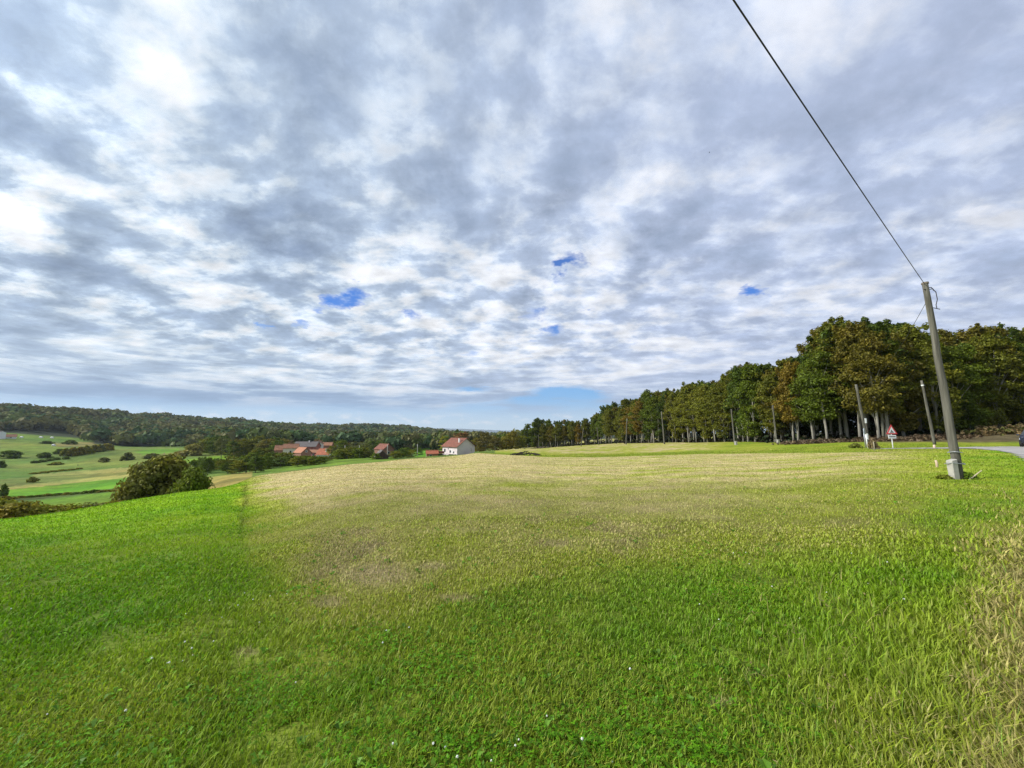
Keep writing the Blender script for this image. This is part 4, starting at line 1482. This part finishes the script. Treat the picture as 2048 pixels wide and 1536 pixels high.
stake(1749, 905, 33, .75, .04, (.33, .29, .2), 'short grey wooden stake at the field corner below the signs')
stake(1869, 897, 36, .32, .09, (.62, .48, .38), 'stubby pinkish boundary stone left of the road end')
stake(1874, 936, 17, .30, .045, (.55, .42, .30), 'small pale peg in the grass left of the tall pole')
for px, Y, w, h, colr, lab in [(1712, 39.5, 1.1, .5, (.13, .15, .03), 'low weedy bush at the foot of the leaning signpost pole'), (1748, 36, .8, .8, (.17, .13, .06), 'thin brown dried weed beside the grey stake'), (1932, 12.9, .5, .22, (.10, .16, .012), 'tuft of dark weeds right of the tall pole foot'), (1888, 13.0, .4, .14, (.15, .17, .02), 'pale weeds left of the concrete stub')]:
    put_bush(at(px, Y), w, h, lab, colr, cat='weed', name='weed', var=BUSH_VAR[3] if Y > 20 else BUSH_VAR[1])

# dark heap of branches on the verge
hp = at(1050, 52)
bb = MB()
rnd = random.Random(8)
for i in range(70):
    a = rnd.uniform(-1.9, 1.9)
    c = Vector((a, rnd.uniform(-.6, .6), rnd.uniform(0, .42) * (1.1 - abs(a) / 2.2)))
    dd = Vector((rnd.uniform(-1, 1), rnd.uniform(-.5, .5), rnd.uniform(-.25, .4))) * .5
    bb.tube([c - dd, c + dd * .2 + Vector((0, 0, .06)), c + dd], [.05, .04, .015], 5)
o = bb.build('branch_heap', M['soil'])
o.location = hp
tag(o, 'dark heap of cut branches lying on the green verge', 'heap')


# ------------------------------------------------------------------ buildings
def house(name, label, loc, rz, L, W, wh, rh, wall, roof, over=.35, wins=(), chim=None, cat='house', base=0.0, door=None, split=None):
    """ridge along local x; long walls face -y and +y; wins: (wall 'f' -y or 'r' +x end, along, bottom, width, height)"""
    e = empty(name, loc, rz, label, cat)
    g = MB()
    x, y = L / 2, W / 2
    sec = [(-y, -1.5), (y, -1.5), (y, wh), (0, wh + rh - .06), (-y, wh)]
    v = [(-x, a, b_) for a, b_ in sec] + [(x, a, b_) for a, b_ in sec]
    g.add(v, [tuple(range(5)), tuple(range(9, 4, -1))] + [(i, (i + 1) % 5, 5 + (i + 1) % 5, 5 + i) for i in range(5)])
    wl = g.build('wall', M[wall], e)
    rf = MB()
    k = rh / y
    th = .14
    for s in (-1, 1):
        pr = [(0, wh + rh), (s * (y + over), wh - k * over), (s * (y + over), wh - k * over + th), (0, wh + rh + th)]
        vv = [(-x - over, a, b_) for a, b_ in pr] + [(x + over, a, b_) for a, b_ in pr]
        off = [0, 1, 2, 3]
        rf.add(vv, [(0, 1, 2, 3), (7, 6, 5, 4)] + [(i, 4 + i, 4 + (i + 1) % 4, (i + 1) % 4) for i in range(4)])
    # ridge tiles
    rf.tube([(-x - over, 0, wh + rh + th), (x + over, 0, wh + rh + th)], .13, 6)
    ro = rf.build('roof', M[roof], e)
    if chim:
        for (cx_, cy_, ch, m_) in chim:
            zb = wh + rh * (1 - abs(cy_) / y) - .3
            MB().box((cx_, cy_, zb + ch / 2), (.55, .55, ch)).box((cx_, cy_, zb + ch + .05), (.68, .68, .1)).build('chimney', M[m_], ro)
    for (side, a, z0, w, h) in wins:
        fr, pn = MB(), MB()
        if side == 'f':
            fr.box((a, -y - .02, z0 + h / 2), (w + .2, .08, h + .2))
            pn.box((a, -y - .065, z0 + h / 2), (w, .05, h))
        elif side == 'l':
            fr.box((-x - .02, a, z0 + h / 2), (.08, w + .2, h + .2))
            pn.box((-x - .065, a, z0 + h / 2), (.05, w, h))
        else:
            fr.box((x + .02, a, z0 + h / 2), (.08, w + .2, h + .2))
            pn.box((x + .065, a, z0 + h / 2), (.05, w, h))
        f_ = fr.build('window', M['white_wall'], e)
        pn.build('pane', M['glass'], f_)
    if door:
        a, w, h = door
        MB().box((a, -y - .03, h / 2), (w, .08, h)).build('door', M['timber'], e)
    return e


def zat(p, dz):
    return (p.x, p.y, p.z + dz)


def sink(p, py_ground, px):
    """height that shows at photo row py_ground at this depth"""
    x0, y0, z0 = ray(px, py_ground)
    return EYE + z0 / y0 * p.y


p = at(917, 168)
zg = sink(p, 908.5, 917)
wh_ = house('white_house', 'pinkish white house with red tiled roof beside the field crest', (p.x, p.y, zg), R(-45), 10.4, 9.4, 3.6, 3.2, 'render_pink', 'tile_red', .55,
            wins=[('f', -3.4, 1.1, 1.0, 1.3), ('f', .5, .9, 1.0, 1.0), ('f', 2.9, .7, .7, .8), ('f', -1.0, 2.2, .35, .6)], chim=[(3.6, -2.4, 1.9, 'white_wall')])
MB().box((1.75, -4.72, 1.5), (.8, .1, 1.9)).build('door', M['white_wall'], wh_)
MB().box((-4.9, -4.55, -.75), (.35, .35, 2.4)).box((-2.2, -4.55, -.75), (.5, .3, 2.4)).build('basement_pier', M['white_wall'], wh_)
MB().box((-3.5, -4.74, -.8), (2.2, .1, 1.5)).box((-.7, -4.74, -.8), (1.4, .1, 1.5)).build('cellar_dark_panel', M['black'], wh_)  # solid black slabs paint in the dark inside the cellar openings
MB().box((5.25, -4.6, 1.8), (.1, .12, 3.8)).build('drainpipe', M['steel'], wh_)
MB().box((2.0, -5.0, .35), (5.4, .8, .12)).build('balcony_slab', M['concrete'], wh_)

p = at(864, 162)
zg = sink(p, 917, 864)
sh_ = house('brick_shed', 'small orange brick shed with open lean-to beside the white house', (p.x, p.y, zg), R(16), 4.6, 3.2, 2.1, 1.1, 'brick', 'tile_orange', .3, wins=[('f', -.6, 1.0, .9, .6), ('l', 0, 1.0, .5, .6)], cat='shed')
MB().box((3.4, -1.4, .95), (.14, .14, 2.1)).box((4.6, -1.4, .95), (.14, .14, 2.1)).build('post', M['timber'], sh_)
MB().prism([(2.55, 2.05), (5.0, 2.05), (5.0, 2.2), (2.55, 2.2)], -1.9, 1.9).prism([(2.55, 2.25), (5.0, 2.25), (5.0, 2.95), (2.55, 2.95)], -.7, .7).build('lean_to_roof', M['tile_red'], sh_)
MB().box((3.6, .9, .8), (2.0, .12, 1.9)).build('back_board', M['timber'], sh_)

Yv = 215
p = at(581, Yv)
house('cream_house', 'cream gabled farmhouse with plain brown roof left of the dark roof', (p.x, p.y, sink(p, 909, 581)), R(25), 7.2, 5.0, 3.6, 2.1, 'cream', 'tile_brown', .3, wins=[('l', 0, 2.2, .7, .9), ('l', -1.0, .6, .7, 1.0), ('f', 0, 1.0, .9, 1.2)])
p = at(613, 228)
house('barn', 'long farm building with dark grey roof over red brick walls', (p.x, p.y, sink(p, 907, 613)), R(4), 12.5, 7.0, 4.2, 2.6, 'brick_red', 'slate', .35, wins=[('f', 3.2, 1.6, 1.0, 1.0), ('f', 5.0, 1.6, .8, 1.0)], chim=[(1.2, -.3, 1.2, 'white_wall')], cat='barn')
p = at(604, 200)
house('brick_house', 'brown brick barn with salmon coloured roof facing right', (p.x, p.y, sink(p, 914, 604)), R(-34), 7.4, 5.2, 2.4, 2.4, 'brick_dark', 'tile_salmon', .3, wins=[('r', 0, 2.6, .8, .8)], cat='barn')
p = at(629, 208)
house('brick_house', 'low red brick outbuilding below the dark roofed barn', (p.x, p.y, sink(p, 914, 629)), R(-8), 5.4, 4.0, 2.5, 1.2, 'brick_red', 'tile_brown', .3, wins=[('f', .5, .9, .8, .8)], cat='barn')
p = at(651, 196)
oh = house('white_house', 'white walled house with bright orange tiled roof in the village', (p.x, p.y, sink(p, 919, 651)), R(-6), 6.6, 5.6, 2.7, 2.6, 'white_wall', 'tile_orange', .35, wins=[('f', -.6, .8, .9, 1.0), ('f', 1.6, .8, .9, 1.0)], chim=[(1.0, -1.4, 1.6, 'white_wall'), (3.0, .2, 1.2, 'white_wall')])
p = at(636, 250)
house('gabled_house', 'pinkish gabled house rising behind the dark roofed barn', (p.x, p.y, sink(p, 900, 636)), R(-70), 7, 5.0, 4.0, 2.0, 'render_pink', 'tile_brown', .35, wins=[('r', 0, 2.4, .9, .9), ('r', 0, 4.2, .5, .5)])
p = at(560, 222)
house('farm_shed', 'brown roofed shed half hidden by trees at the village left end', (p.x, p.y, sink(p, 908, 560)), R(20), 5.2, 4.4, 2.4, 2.4, 'brick_dark', 'tile_brown', .3, cat='shed')
p = at(655, 262)
house('farm_shed', 'distant reddish roof showing above the village trees', (p.x, p.y, sink(p, 897, 655)), R(5), 6, 4.4, 2.2, 1.8, 'brick_dark', 'tile_brown', .3, cat='shed')
p = at(768, 196)
house('brick_house', 'unplastered brick house with red roof behind the dark barn', (p.x, p.y, sink(p, 912, 768)), R(-38), 7.6, 6.2, 3.6, 2.3, 'brick_dark', 'tile_red', .35, wins=[('r', 0, 1.2, 1.0, 1.2), ('f', 0, 1.2, 1.0, 1.2)])
p = at(762, 150)
house('wooden_barn', 'small dark wooden barn at the field edge before the brick house', (p.x, p.y, sink(p, 922, 762)), R(-62), 5.0, 4.6, 1.9, 2.1, 'timber', 'slate', .35, cat='barn')

p = at(16, 395)
house('farmhouse', 'far farmhouse with reddish roof on the hillside at the valley edge', (p.x, p.y, p.z), R(48), 10, 6, 1.8, 2.2, 'white_wall', 'tile_brown', .5, wins=[('f', -2, .6, .9, .8), ('f', 2, .6, .9, .8)])
p = at(-3, 385)
house('farmhouse', 'tall white farm building cut by the left picture edge', (p.x, p.y, p.z), R(0), 6, 6, 6, 1.5, 'white_wall', 'slate', .3, wins=[('f', 1.6, 3, 1.0, 1.2)])
for px, py, w, lab in [(43, 876, 3, 'small white shed nearest the reddish farmhouse roof'), (82, 876, 4.0, 'low white shed in mid hillside below the wood'), (104, 876.5, 3.6, 'low white shed at the right end of the hillside row'), (107, 892, 2.8, 'tiny white hut alone on the lower hillside field')]:
    p = ground_at(px, py, 300)
    house('field_shed', lab, tuple(p), R(10), w * p.y / 769, 2.2, .9, .5, 'white_wall', 'white_wall', .1, cat='shed', wins=[('f', 0, .2, .5, .4)])

# ------------------------------------------------------------------ trees and bushes of the middle distance
random.seed(21)


def row_base(px, py, Y=None, rmin=62):
    return at(px, Y) if Y else ground_at(px, py, rmin)


def bush_px(px, py, w_px, h_px, label, colr, group=None, Y=None, var=None, name='bush', rmin=62):
    p_ = row_base(px, py, Y, rmin)
    k = p_.y / FPX
    st = 1 / math.sqrt(1 + ((px - 1024) / FPX) ** 2)
    return put_bush((p_.x, p_.y, p_.z - .1), w_px * k * st * 1.05, h_px * k, label, colr, group, var, name=name)


# the two big bushes on the crest
for px, Y, w, h, lab, colr, v in [
    (318, 44, 9.2, 5.3, 'large rounded olive bush standing at the meadow crest', (.098, .102, .016), BIG_BUSH[0]),
    (268, 43, 4.2, 4.0, 'ragged olive bush on the left side of the large crest bush', (.105, .105, .018), BIG_BUSH[1]),
    (380, 43, 4.6, 4.0, 'greener bush at the right foot of the large crest bush', (.085, .115, .012), BIG_BUSH[1])]:
    p = at(px, Y)
    x0, y0, z0 = ray(px, 996)
    zb = min(p.z, EYE + z0 / y0 * Y) - .2
    x0, y0, z0 = ray(px, {318: 917, 268: 934, 380: 938}[px])
    put_bush((p.x, p.y, zb), w * .70, (EYE + z0 / y0 * Y - zb) * 1.02, lab, colr, None, v)

BR = 'bramble thickets below the meadow crest'
for i, (px, Y, w, h, colr) in enumerate([(-30, 33, 4.5, 2.0, OLIVE), (18, 31, 4.0, 1.7, BROWN), (60, 33, 4.4, 1.6, OLIVE), (98, 34, 4.2, 1.4, BROWN), (135, 35, 4.4, 1.6, OLIVE), (170, 36, 4.2, 1.8, GREY_G), (205, 37, 4.4, 1.9, OLIVE), (235, 38, 3.4, 1.8, BROWN), (40, 42, 5, 1.8, BROWN), (110, 44, 5, 1.6, OLIVE)]):
    p = at(px, Y)
    top = float(np.interp(px, [-30, 0, 60, 100, 150, 200, 240], [1000, 1003, 1010, 1012, 1009, 1004, 1000]))
    x0, y0, z0 = ray(px, top)
    h2 = max(h, EYE + z0 / y0 * Y - p.z)
    put_bush((p.x, p.y, p.z - .1), w, h2, 'low tangled bramble thicket just below the green meadow crest', colr, BR, BIG_BUSH[1], cat='thicket', name='bramble_thicket')

SINGLE = [  # px, py of foot, width, height, label, colour
    (20, 916, 42, 15, 'wide dark bush standing at the left rim of the valley meadow', DGREEN),
    (89, 916, 26, 11, 'dark bush left of the valley hedge row', DGREEN),
    (92, 888, 22, 6, 'low dark bush row below the small white sheds', DGREEN),
    (140, 889, 30, 9, 'dark bush clump right of the low white sheds', DGREEN),
    (119, 908, 18, 10, 'small dark round bush just above the valley hedge row', DGREEN),
    (112, 930, 28, 6, 'flat dark bush alone on the mid valley meadow', OLIVE),
    (132, 919, 14, 6, 'small bush under the left end of the valley hedge row', DGREEN),
    (208, 925, 20, 10, 'small grey green bush on the rounded meadow', GREY_G),
    (254, 921, 20, 16, 'lone small tree-like bush on the rounded meadow slope', GREY_G),
    (65, 965, 22, 11, 'small olive bush between the tan field strips', OLIVE),
    (4, 993, 20, 24, 'dark bush cut by the left edge beside the tan strip', DGREEN),
    (1, 936, 16, 14, 'small dark bush at the left edge above the flat meadow', DGREEN),
    (302, 917, 30, 10, 'thin grey bush right of the lone meadow bush', GREY_G),
    (355, 912, 30, 9, 'low brownish scrub at the end of the rounded meadow', BROWN),
    (385, 911, 34, 22, 'yellow leaved bush at the near end of the village wood', (.16, .15, .03)),
    (360, 914, 26, 10, 'pale yellow low bush left of the yellow leaved bush', (.20, .18, .05)),
    (10, 1000, 30, 8, 'brown scrub above the bramble thicket', BROWN),
]
for px, py, w, h, lab, colr in SINGLE:
    bush_px(px, py, w, h, lab, colr)
HG_ = 'bushes of the valley hedge row'
for px, py, w, h in [(130, 913, 20, 16), (145, 912, 22, 17), (160, 910, 22, 16), (174, 908, 22, 17), (188, 905, 20, 15), (200, 903, 20, 14), (214, 901, 22, 14)]:
    bush_px(px, py, w, h, 'brown green bush in the hedge row crossing the valley meadow', random.choice([OLIVE, BROWN, GREY_G]), HG_)
HL = 'bushes of the low dark hedge'
for px, py, w in [(70, 926, 18), (84, 924, 18), (98, 922, 18), (112, 920, 16)]:
    bush_px(px, py, w, 5, 'low dark hedge bush under the dark bush', DGREEN, HL)
HL2 = 'bushes of the thin field boundary hedge'
for px, py, w in [(70, 948, 20), (88, 946, 20), (106, 944, 20), (124, 942, 20), (142, 941, 18), (158, 939, 14)]:
    bush_px(px, py, w, 3.5, 'thin dark hedge growth along the tan field strip', OLIVE, HL2)

HL3 = 'bushes of the dark hedge above the brambles'
for k in range(13):
    px = 4 + k * 18.5
    bush_px(px, 999 - k * 1.35, 21, random.uniform(3.5, 7), 'dark hedge bush along the green strips above the brambles', random.choice([OLIVE, DGREEN, BROWN]), HL3)


def belt(label, group, spec, cols, name='tree'):
    """spec: (px, foot row or None, height px, width px, depth)"""
    for px, py, hpx, wpx, Y in spec:
        p_ = at(px, Y)
        if py:
            z_ = sink(p_, py, px)
        else:
            z_ = p_.z
        p_.z = min(p_.z, z_) - .1
        v = random.choice(ROUND_VAR)
        H = hpx * Y / FPX + (sink(p_, py, px) - p_.z if py else 0)
        wid = max(wpx * 1.35 * Y / FPX / (2 * 3.6) / (H / 9), .8)
        put_tree(name, v, p_, H, label, group, [1.45 * q for q in random.choice(cols)], random.uniform(0, 6.28), wid, 9.0)


rnd = random.Random(77)
# belt behind the crest bush, running right towards the village
sp = []
for px in np.arange(384, 520, 6.5):
    sp.append((px + rnd.uniform(-3, 3), float(np.interp(px, [380, 450, 520], [950, 949, 944])), rnd.uniform(20, 34), rnd.uniform(18, 26), rnd.uniform(118, 150)))
belt('dark green tree in the belt just right of the large crest bush', 'tree belt right of the crest bush', sp, [DGREEN, GREEN, OLIVE, DGREEN])
sp = []
for px in np.arange(498, 652, 5.5):
    base_y = float(np.interp(px, [500, 560, 600, 650], [946, 940, 934, 926]))
    top_y = float(np.interp(px, [500, 530, 560, 590, 620, 650], [903, 906, 910, 911, 914, 908]))
    sp.append((px + rnd.uniform(-3, 3), base_y, (base_y - top_y) * rnd.uniform(.75, 1.14), rnd.uniform(18, 26), rnd.uniform(135, 160)))
belt('leafy green tree before the red roofed village houses', 'trees in front of the village', sp, [GREEN, OLIVE, DGREEN, GREEN, (.065, .10, .018)])
sp = []
for px in np.arange(662, 746, 6.5):
    sp.append((px + rnd.uniform(-3, 3), float(np.interp(px, [660, 750], [922, 919])), rnd.uniform(16, 30), rnd.uniform(16, 24), rnd.uniform(160, 185)))
belt('grey green tree between the orange roofed house and the brick house', 'trees between the village houses', sp, [OLIVE, GREY_G, GREEN, DGREEN])
sp = [(752, 924, 17, 18, 146), (790, 919, 16, 24, 150), (806, 918, 20, 22, 156), (822, 916, 15, 18, 160), (812, 914, 18, 20, 190), (835, 912, 16, 18, 200)]
belt('leafy green tree between the wooden barn and the brick shed', 'trees left of the brick shed', sp, [OLIVE, GREEN, DGREEN])
sp = []
for px in np.arange(408, 562, 6.0):
    sp.append((px + rnd.uniform(-4, 4), float(np.interp(px, [400, 560], [912, 912])), rnd.uniform(26, 40), rnd.uniform(22, 32), rnd.uniform(230, 320)))
belt('tree in the dense dark wood left of the village', 'dense wood left of the village', sp, [OLIVE, DGREEN, GREY_G, DGREEN, BROWN])
sp = []
for px in np.arange(560, 760, 11.0):
    sp.append((px + rnd.uniform(-4, 4), 903, rnd.uniform(12, 22), rnd.uniform(18, 28), rnd.uniform(270, 330)))
belt('tree rising behind the village roofs', 'trees behind the village', sp, [OLIVE, DGREEN, GREY_G, GREEN, (.12, .08, .03)])
sp = [(1040, 897, 26, 26, 190), (1022, 897, 33, 30, 185), (1003, 898, 28, 28, 195), (986, 899, 26, 24, 190), (970, 900, 34, 28, 180), (955, 902, 26, 22, 185), (1012, 897, 24, 26, 178), (992, 898, 22, 24, 172)]
belt('rounded autumn tree between the white house and the wood', 'rounded trees right of the white house', sp, [OLIVE, BROWN, (.09, .08, .02), DGREEN])
for px, Y, top, base, colr, w, lab in [(922, 200, 866, 905, (.15, .085, .03), 26, 'orange brown tree rising behind the white house roof'), (888, 190, 874, 905, YELG, 9, 'slim yellowish tree at the left end of the white house')]:
    belt(lab, None, [(px, base, base - top, w, Y)], [colr])
for px, Y, top, base, lab in [(798, 185, 883, 912, 'dark conifer right of the brick house'), (805, 192, 888, 912, 'smaller dark conifer behind the one right of the brick house'), (868, 195, 886, 908, 'dark conifer left of the white house, taller of the two'), (876, 200, 882, 908, 'dark conifer touching the white house roof edge')]:
    p_ = at(px, Y)
    p_.z = sink(p_, base, px)
    H = (base - top) * Y / FPX
    put_tree('conifer', SPRUCE, p_, H, lab, None, (.018, .038, .014), 1.0, 1.15, 9.0)
# a bare young tree against the gable
p_ = at(942, 160)
b2 = MB()
b2.tube([(0, 0, -.3), (.1, 0, 1.6), (.5, 0, 3.4)], [.09, .07, .02], 6)
for i in range(16):
    s = rnd.uniform(.8, 3.0)
    a = rnd.uniform(-1, 1)
    b2.tube([(.12 * s / 1.6, 0, s), (.12 * s / 1.6 + a * .7, rnd.uniform(-.4, .4), s + .7)], [.035, .01], 5)
o = b2.build('bare_tree', M['bark'])
o.location = (p_.x, p_.y, sink(p_, 908, 942))
tag(o, 'thin bare young tree in front of the white gable', 'tree')


# ------------------------------------------------------------------ far woods on the hills
def build_far_woods():
    rng = np.random.default_rng(5)
    N = 60000
    az = np.radians(rng.uniform(az_of(-130), az_of(1120), N))
    r = np.exp(rng.uniform(np.log(330), np.log(2500), N))
    x, y = np.sin(az) * r, np.cos(az) * r
    z = height(x, y)
    px, py = project(x, y, z)
    line_px = [-150, 0, 110, 165, 190, 250, 365, 420, 500, 560, 620, 700, 800, 900, 1000, 1130]
    line_py = [860, 861, 862, 872, 884, 894, 893, 890, 897, 900, 898, 900, 903, 900, 897, 896]
    rmin = np.interp(px, [-100, 160, 250, 400, 560, 700, 1100], [690, 640, 520, 420, 340, 340, 340])
    ok = (py < np.interp(px, line_px, line_py)) & (r > rmin)
    x, y, z, r, px = x[ok], y[ok], z[ok], r[ok], px[ok]
    # thin out to an even cover
    cell = np.floor(x / 8.0) * 100003 + np.floor(y / 8.0)
    _, u = np.unique(cell, return_index=True)
    x, y, z, r, px = x[u], y[u], z[u], r[u], px[u]
    keep = rng.random(len(x)) < np.clip(11000 / len(x), 0, 1)
    x, y, z, r, px = x[keep], y[keep], z[keep], r[keep], px[keep]
    n = len(x)
    print('far crowns', n)
    rad = rng.uniform(4.5, 9.5, n) * (1 + r / 6000)
    hh = rng.uniform(6, 9, n) + 9 * sstep(.35, .7, fbm(x * .018, y * .018, 93, 3))
    per = 64
    cen = np.stack([x, y, z + hh - rad * .55], 1)
    d = rng.normal(size=(n, per, 3))
    d[..., 2] = np.abs(d[..., 2]) * .9 - .25
    d /= np.linalg.norm(d, axis=2)[..., None]
    lump = 1 + .22 * np.sin(d[..., 0] * 4 + x[:, None]) * np.sin(d[..., 1] * 4 + y[:, None])
    p = cen[:, None] + d * (rad[:, None] * lump)[..., None] * np.array((1, 1, .8)) * rng.uniform(.75, 1.05, (n, per, 1))
    nr = d + rng.normal(size=d.shape) * .35
    nr /= np.linalg.norm(nr, axis=2)[..., None]
    a = np.cross(nr, rng.normal(size=d.shape))
    a /= np.linalg.norm(a, axis=2)[..., None]
    b_ = np.cross(nr, a)
    s = (rad * .30)[:, None, None] * rng.uniform(.7, 1.25, (n, per, 1))
    V = np.stack([p - a * s, p - b_ * s, p + a * s, p + b_ * s], 2).reshape(-1, 3)
    F = np.arange(n * per)[:, None] * 4 + np.array([[0, 1, 2, 3]])
    pal = 1.25 * np.array([(.046, .082, .018), (.062, .088, .018), (.085, .090, .020), (.088, .086, .024), (.038, .074, .022), (.074, .100, .018), (.078, .088, .022)])
    mixn = fbm(x * .012, y * .012, 88, 3)
    k = np.clip((rng.random(n) * .35 + mixn * 1.3 - .32) * len(pal), 0, len(pal) - 1).astype(int)
    c = pal[k] * rng.uniform(.85, 1.15, (n, 1))
    me = mesh_np('far_woods', V, [F], np.repeat(c, per * 4, 0))
    tag(link('far_woods', me, M['far_leaf']), 'distant dark wooded hills beyond the valley and village', kind='stuff')


build_far_woods()

# blue mountains on the horizon
mm = surf('far_mountain_rock', (.10, .13, .15), 1.0, .15, .001)


def ridge(name, pts, Y, lab):
    xs = np.linspace(pts[0][0], pts[-1][0], 60)
    ys = np.interp(xs, [a for a, _ in pts], [c for _, c in pts])
    V, F = [], []
    for i, (a, c) in enumerate(zip(xs, ys)):
        x0, y0, z0 = ray(a, c)
        zt = EYE + z0 / y0 * Y + rnd.uniform(-4, 4)
        xx = x0 / y0 * Y
        V += [(xx, Y - 900, -60), (xx, Y - 300, -60 + (zt + 60) * .6), (xx, Y, zt), (xx * 1.05, Y + 500, -60)]
        if i:
            q = (i - 1) * 4
            F += [(q + j, q + 4 + j, q + 5 + j, q + 1 + j) for j in range(3)]
    me = mesh_np(name, V, [np.array(F)], None, True)
    tag(link(name, me, mm), lab, kind='structure')


ridge('mountains', [(440, 862), (465, 847), (478, 840), (492, 838), (505, 840), (520, 846), (560, 860)], 7600, 'pale blue mountain on the far horizon')
ridge('mountains', [(640, 862), (690, 853), (740, 850), (800, 856), (860, 856), (930, 858), (1010, 861), (1120, 863)], 7900, 'faint blue range along the far horizon')

# ------------------------------------------------------------------ car on the road at the right edge
def build_car():
    p = at(2076, 36.9)
    e = empty('parked_car', (p.x, p.y, p.z + .03), R(212), 'dark navy car on the road cut by the right picture edge', 'car')
    e.scale = (1, 1, 1.14)
    # local +x is the front; body section stations along x: (x, half width, sill, belt)
    st = [(-2.1, .62, .45, .85), (-2.02, .78, .35, .98), (-1.5, .87, .28, 1.02), (-.5, .90, .26, .98), (.6, .90, .26, .95), (1.4, .88, .28, .95), (1.98, .84, .30, .90), (2.12, .74, .36, .80)]
    V, F = [], []
    for x, w, a, c in st:
        V += [(x, -w * .92, a), (x, -w, (a + c) / 2), (x, -w * .93, c), (x, 0, c + .05), (x, w * .93, c), (x, w, (a + c) / 2), (x, w * .92, a), (x, 0, a - .03)]
    n = len(st)
    for i in range(n - 1):
        for j in range(8):
            F.append((i * 8 + j, i * 8 + (j + 1) % 8, (i + 1) * 8 + (j + 1) % 8, (i + 1) * 8 + j))
    F += [tuple(range(8)), tuple((n - 1) * 8 + k for k in range(8))]
    bd = MB().add(V, F).build('body', M['car_paint'], e, True, .03)
    g = [(-1.95, 1.0), (-1.45, 1.48), (-.2, 1.52), (.35, 1.42), (1.15, .96)]
    V, F = [], []
    for x, z in g:
        w = .80 if z < 1.1 else .62
        V += [(x, -w, z), (x, w, z)]
    V += [(-1.9, -.82, .93), (-1.9, .82, .93), (1.2, -.82, .90), (1.2, .82, .90)]
    F = [(0, 1, 3, 2), (2, 3, 5, 4), (4, 5, 7, 6), (6, 7, 9, 8), (0, 2, 4, 6, 8, 12, 10), (1, 11, 13, 9, 7, 5, 3), (10, 11, 1, 0), (8, 9, 13, 12), (10, 12, 13, 11)]
    MB().add(V, F).build('cabin_glass', M['glass'], e)
    MB().prism([(-1.5, 1.49), (-.2, 1.53), (.3, 1.45), (.3, 1.49), (-.2, 1.57), (-1.5, 1.53)], -.6, .6).build('roof', M['car_paint'], e, bevel=.02)
    for s in (-1, 1):
        MB().prism([(1.80, .60), (2.04, .58), (2.0, .72), (1.74, .78)], s * .74 - .08, s * .74 + .04).build('headlight', M['lamp'], e, bevel=.015)
        MB().box((.75, s * .98, .98), (.12, .2, .13)).build('mirror', M['car_paint'], e, bevel=.03)
    MB().box((2.09, 0, .50), (.06, .9, .16)).build('grille', M['black'], e)
    for x in (-1.3, 1.3):
        for s in (-1, 1):
            w = empty('wheel', (x, s * .80, .32), 0)
            w.parent = e
            MB().tube([(0, -.11, 0), (0, -.1, 0), (0, .1, 0), (0, .11, 0)], [.28, .32, .32, .28], 22).build('tyre', M['tyre'], w)
            MB().tube([(0, -.118, 0), (0, .118, 0)], .2, 16).build('rim', M['steel'], w)


build_car()


# ------------------------------------------------------------------ birds
def bird(px, py, Y, span, lab):
    x0, y0, z0 = ray(px, py)
    o = MB()
    o.tube([(0, -.2, 0), (0, -.1, .02), (0, .05, 0), (0, .25, 0)], [.02, .06, .055, .01], 8)
    for s in (-1, 1):
        o.add([(0, -.08, .02), (s * .28, -.12, .12), (s * .55, .02, .06), (s * .28, .06, .11), (0, .08, .02), (s * .28, -.03, .13)], [(0, 1, 5), (1, 2, 5), (2, 3, 5), (3, 4, 5), (4, 0, 5)])
    q = o.build('bird', M['feather'])
    q.location = (x0 / y0 * Y, Y, EYE + z0 / y0 * Y)
    q.scale = (span,) * 3
    q.rotation_euler = (0, 0, R(60))
    tag(q, lab, 'bird', 'birds in the sky')


bird(1419, 305, 130, .9, 'tiny dark bird gliding left of the overhead cable')
bird(1132, 382, 160, .7, 'tiny faint bird high in mid sky')

# ------------------------------------------------------------------ haze
hzb = MB().box((0, 0, 120), (16600, 16600, 420)).build('haze', None)
m, t = material('thin_air_haze')
vol = t.n('ShaderNodeVolumePrincipled', ins={'Color': (.78, .89, 1.0), 'Density': .00006, 'Anisotropy': .2})
o = t.n('ShaderNodeOutputMaterial')
t.set(o.inputs['Volume'], vol)
hzb.data.materials.append(m)
tag(hzb, 'thin bluish haze over the valley and far hills', kind='stuff')
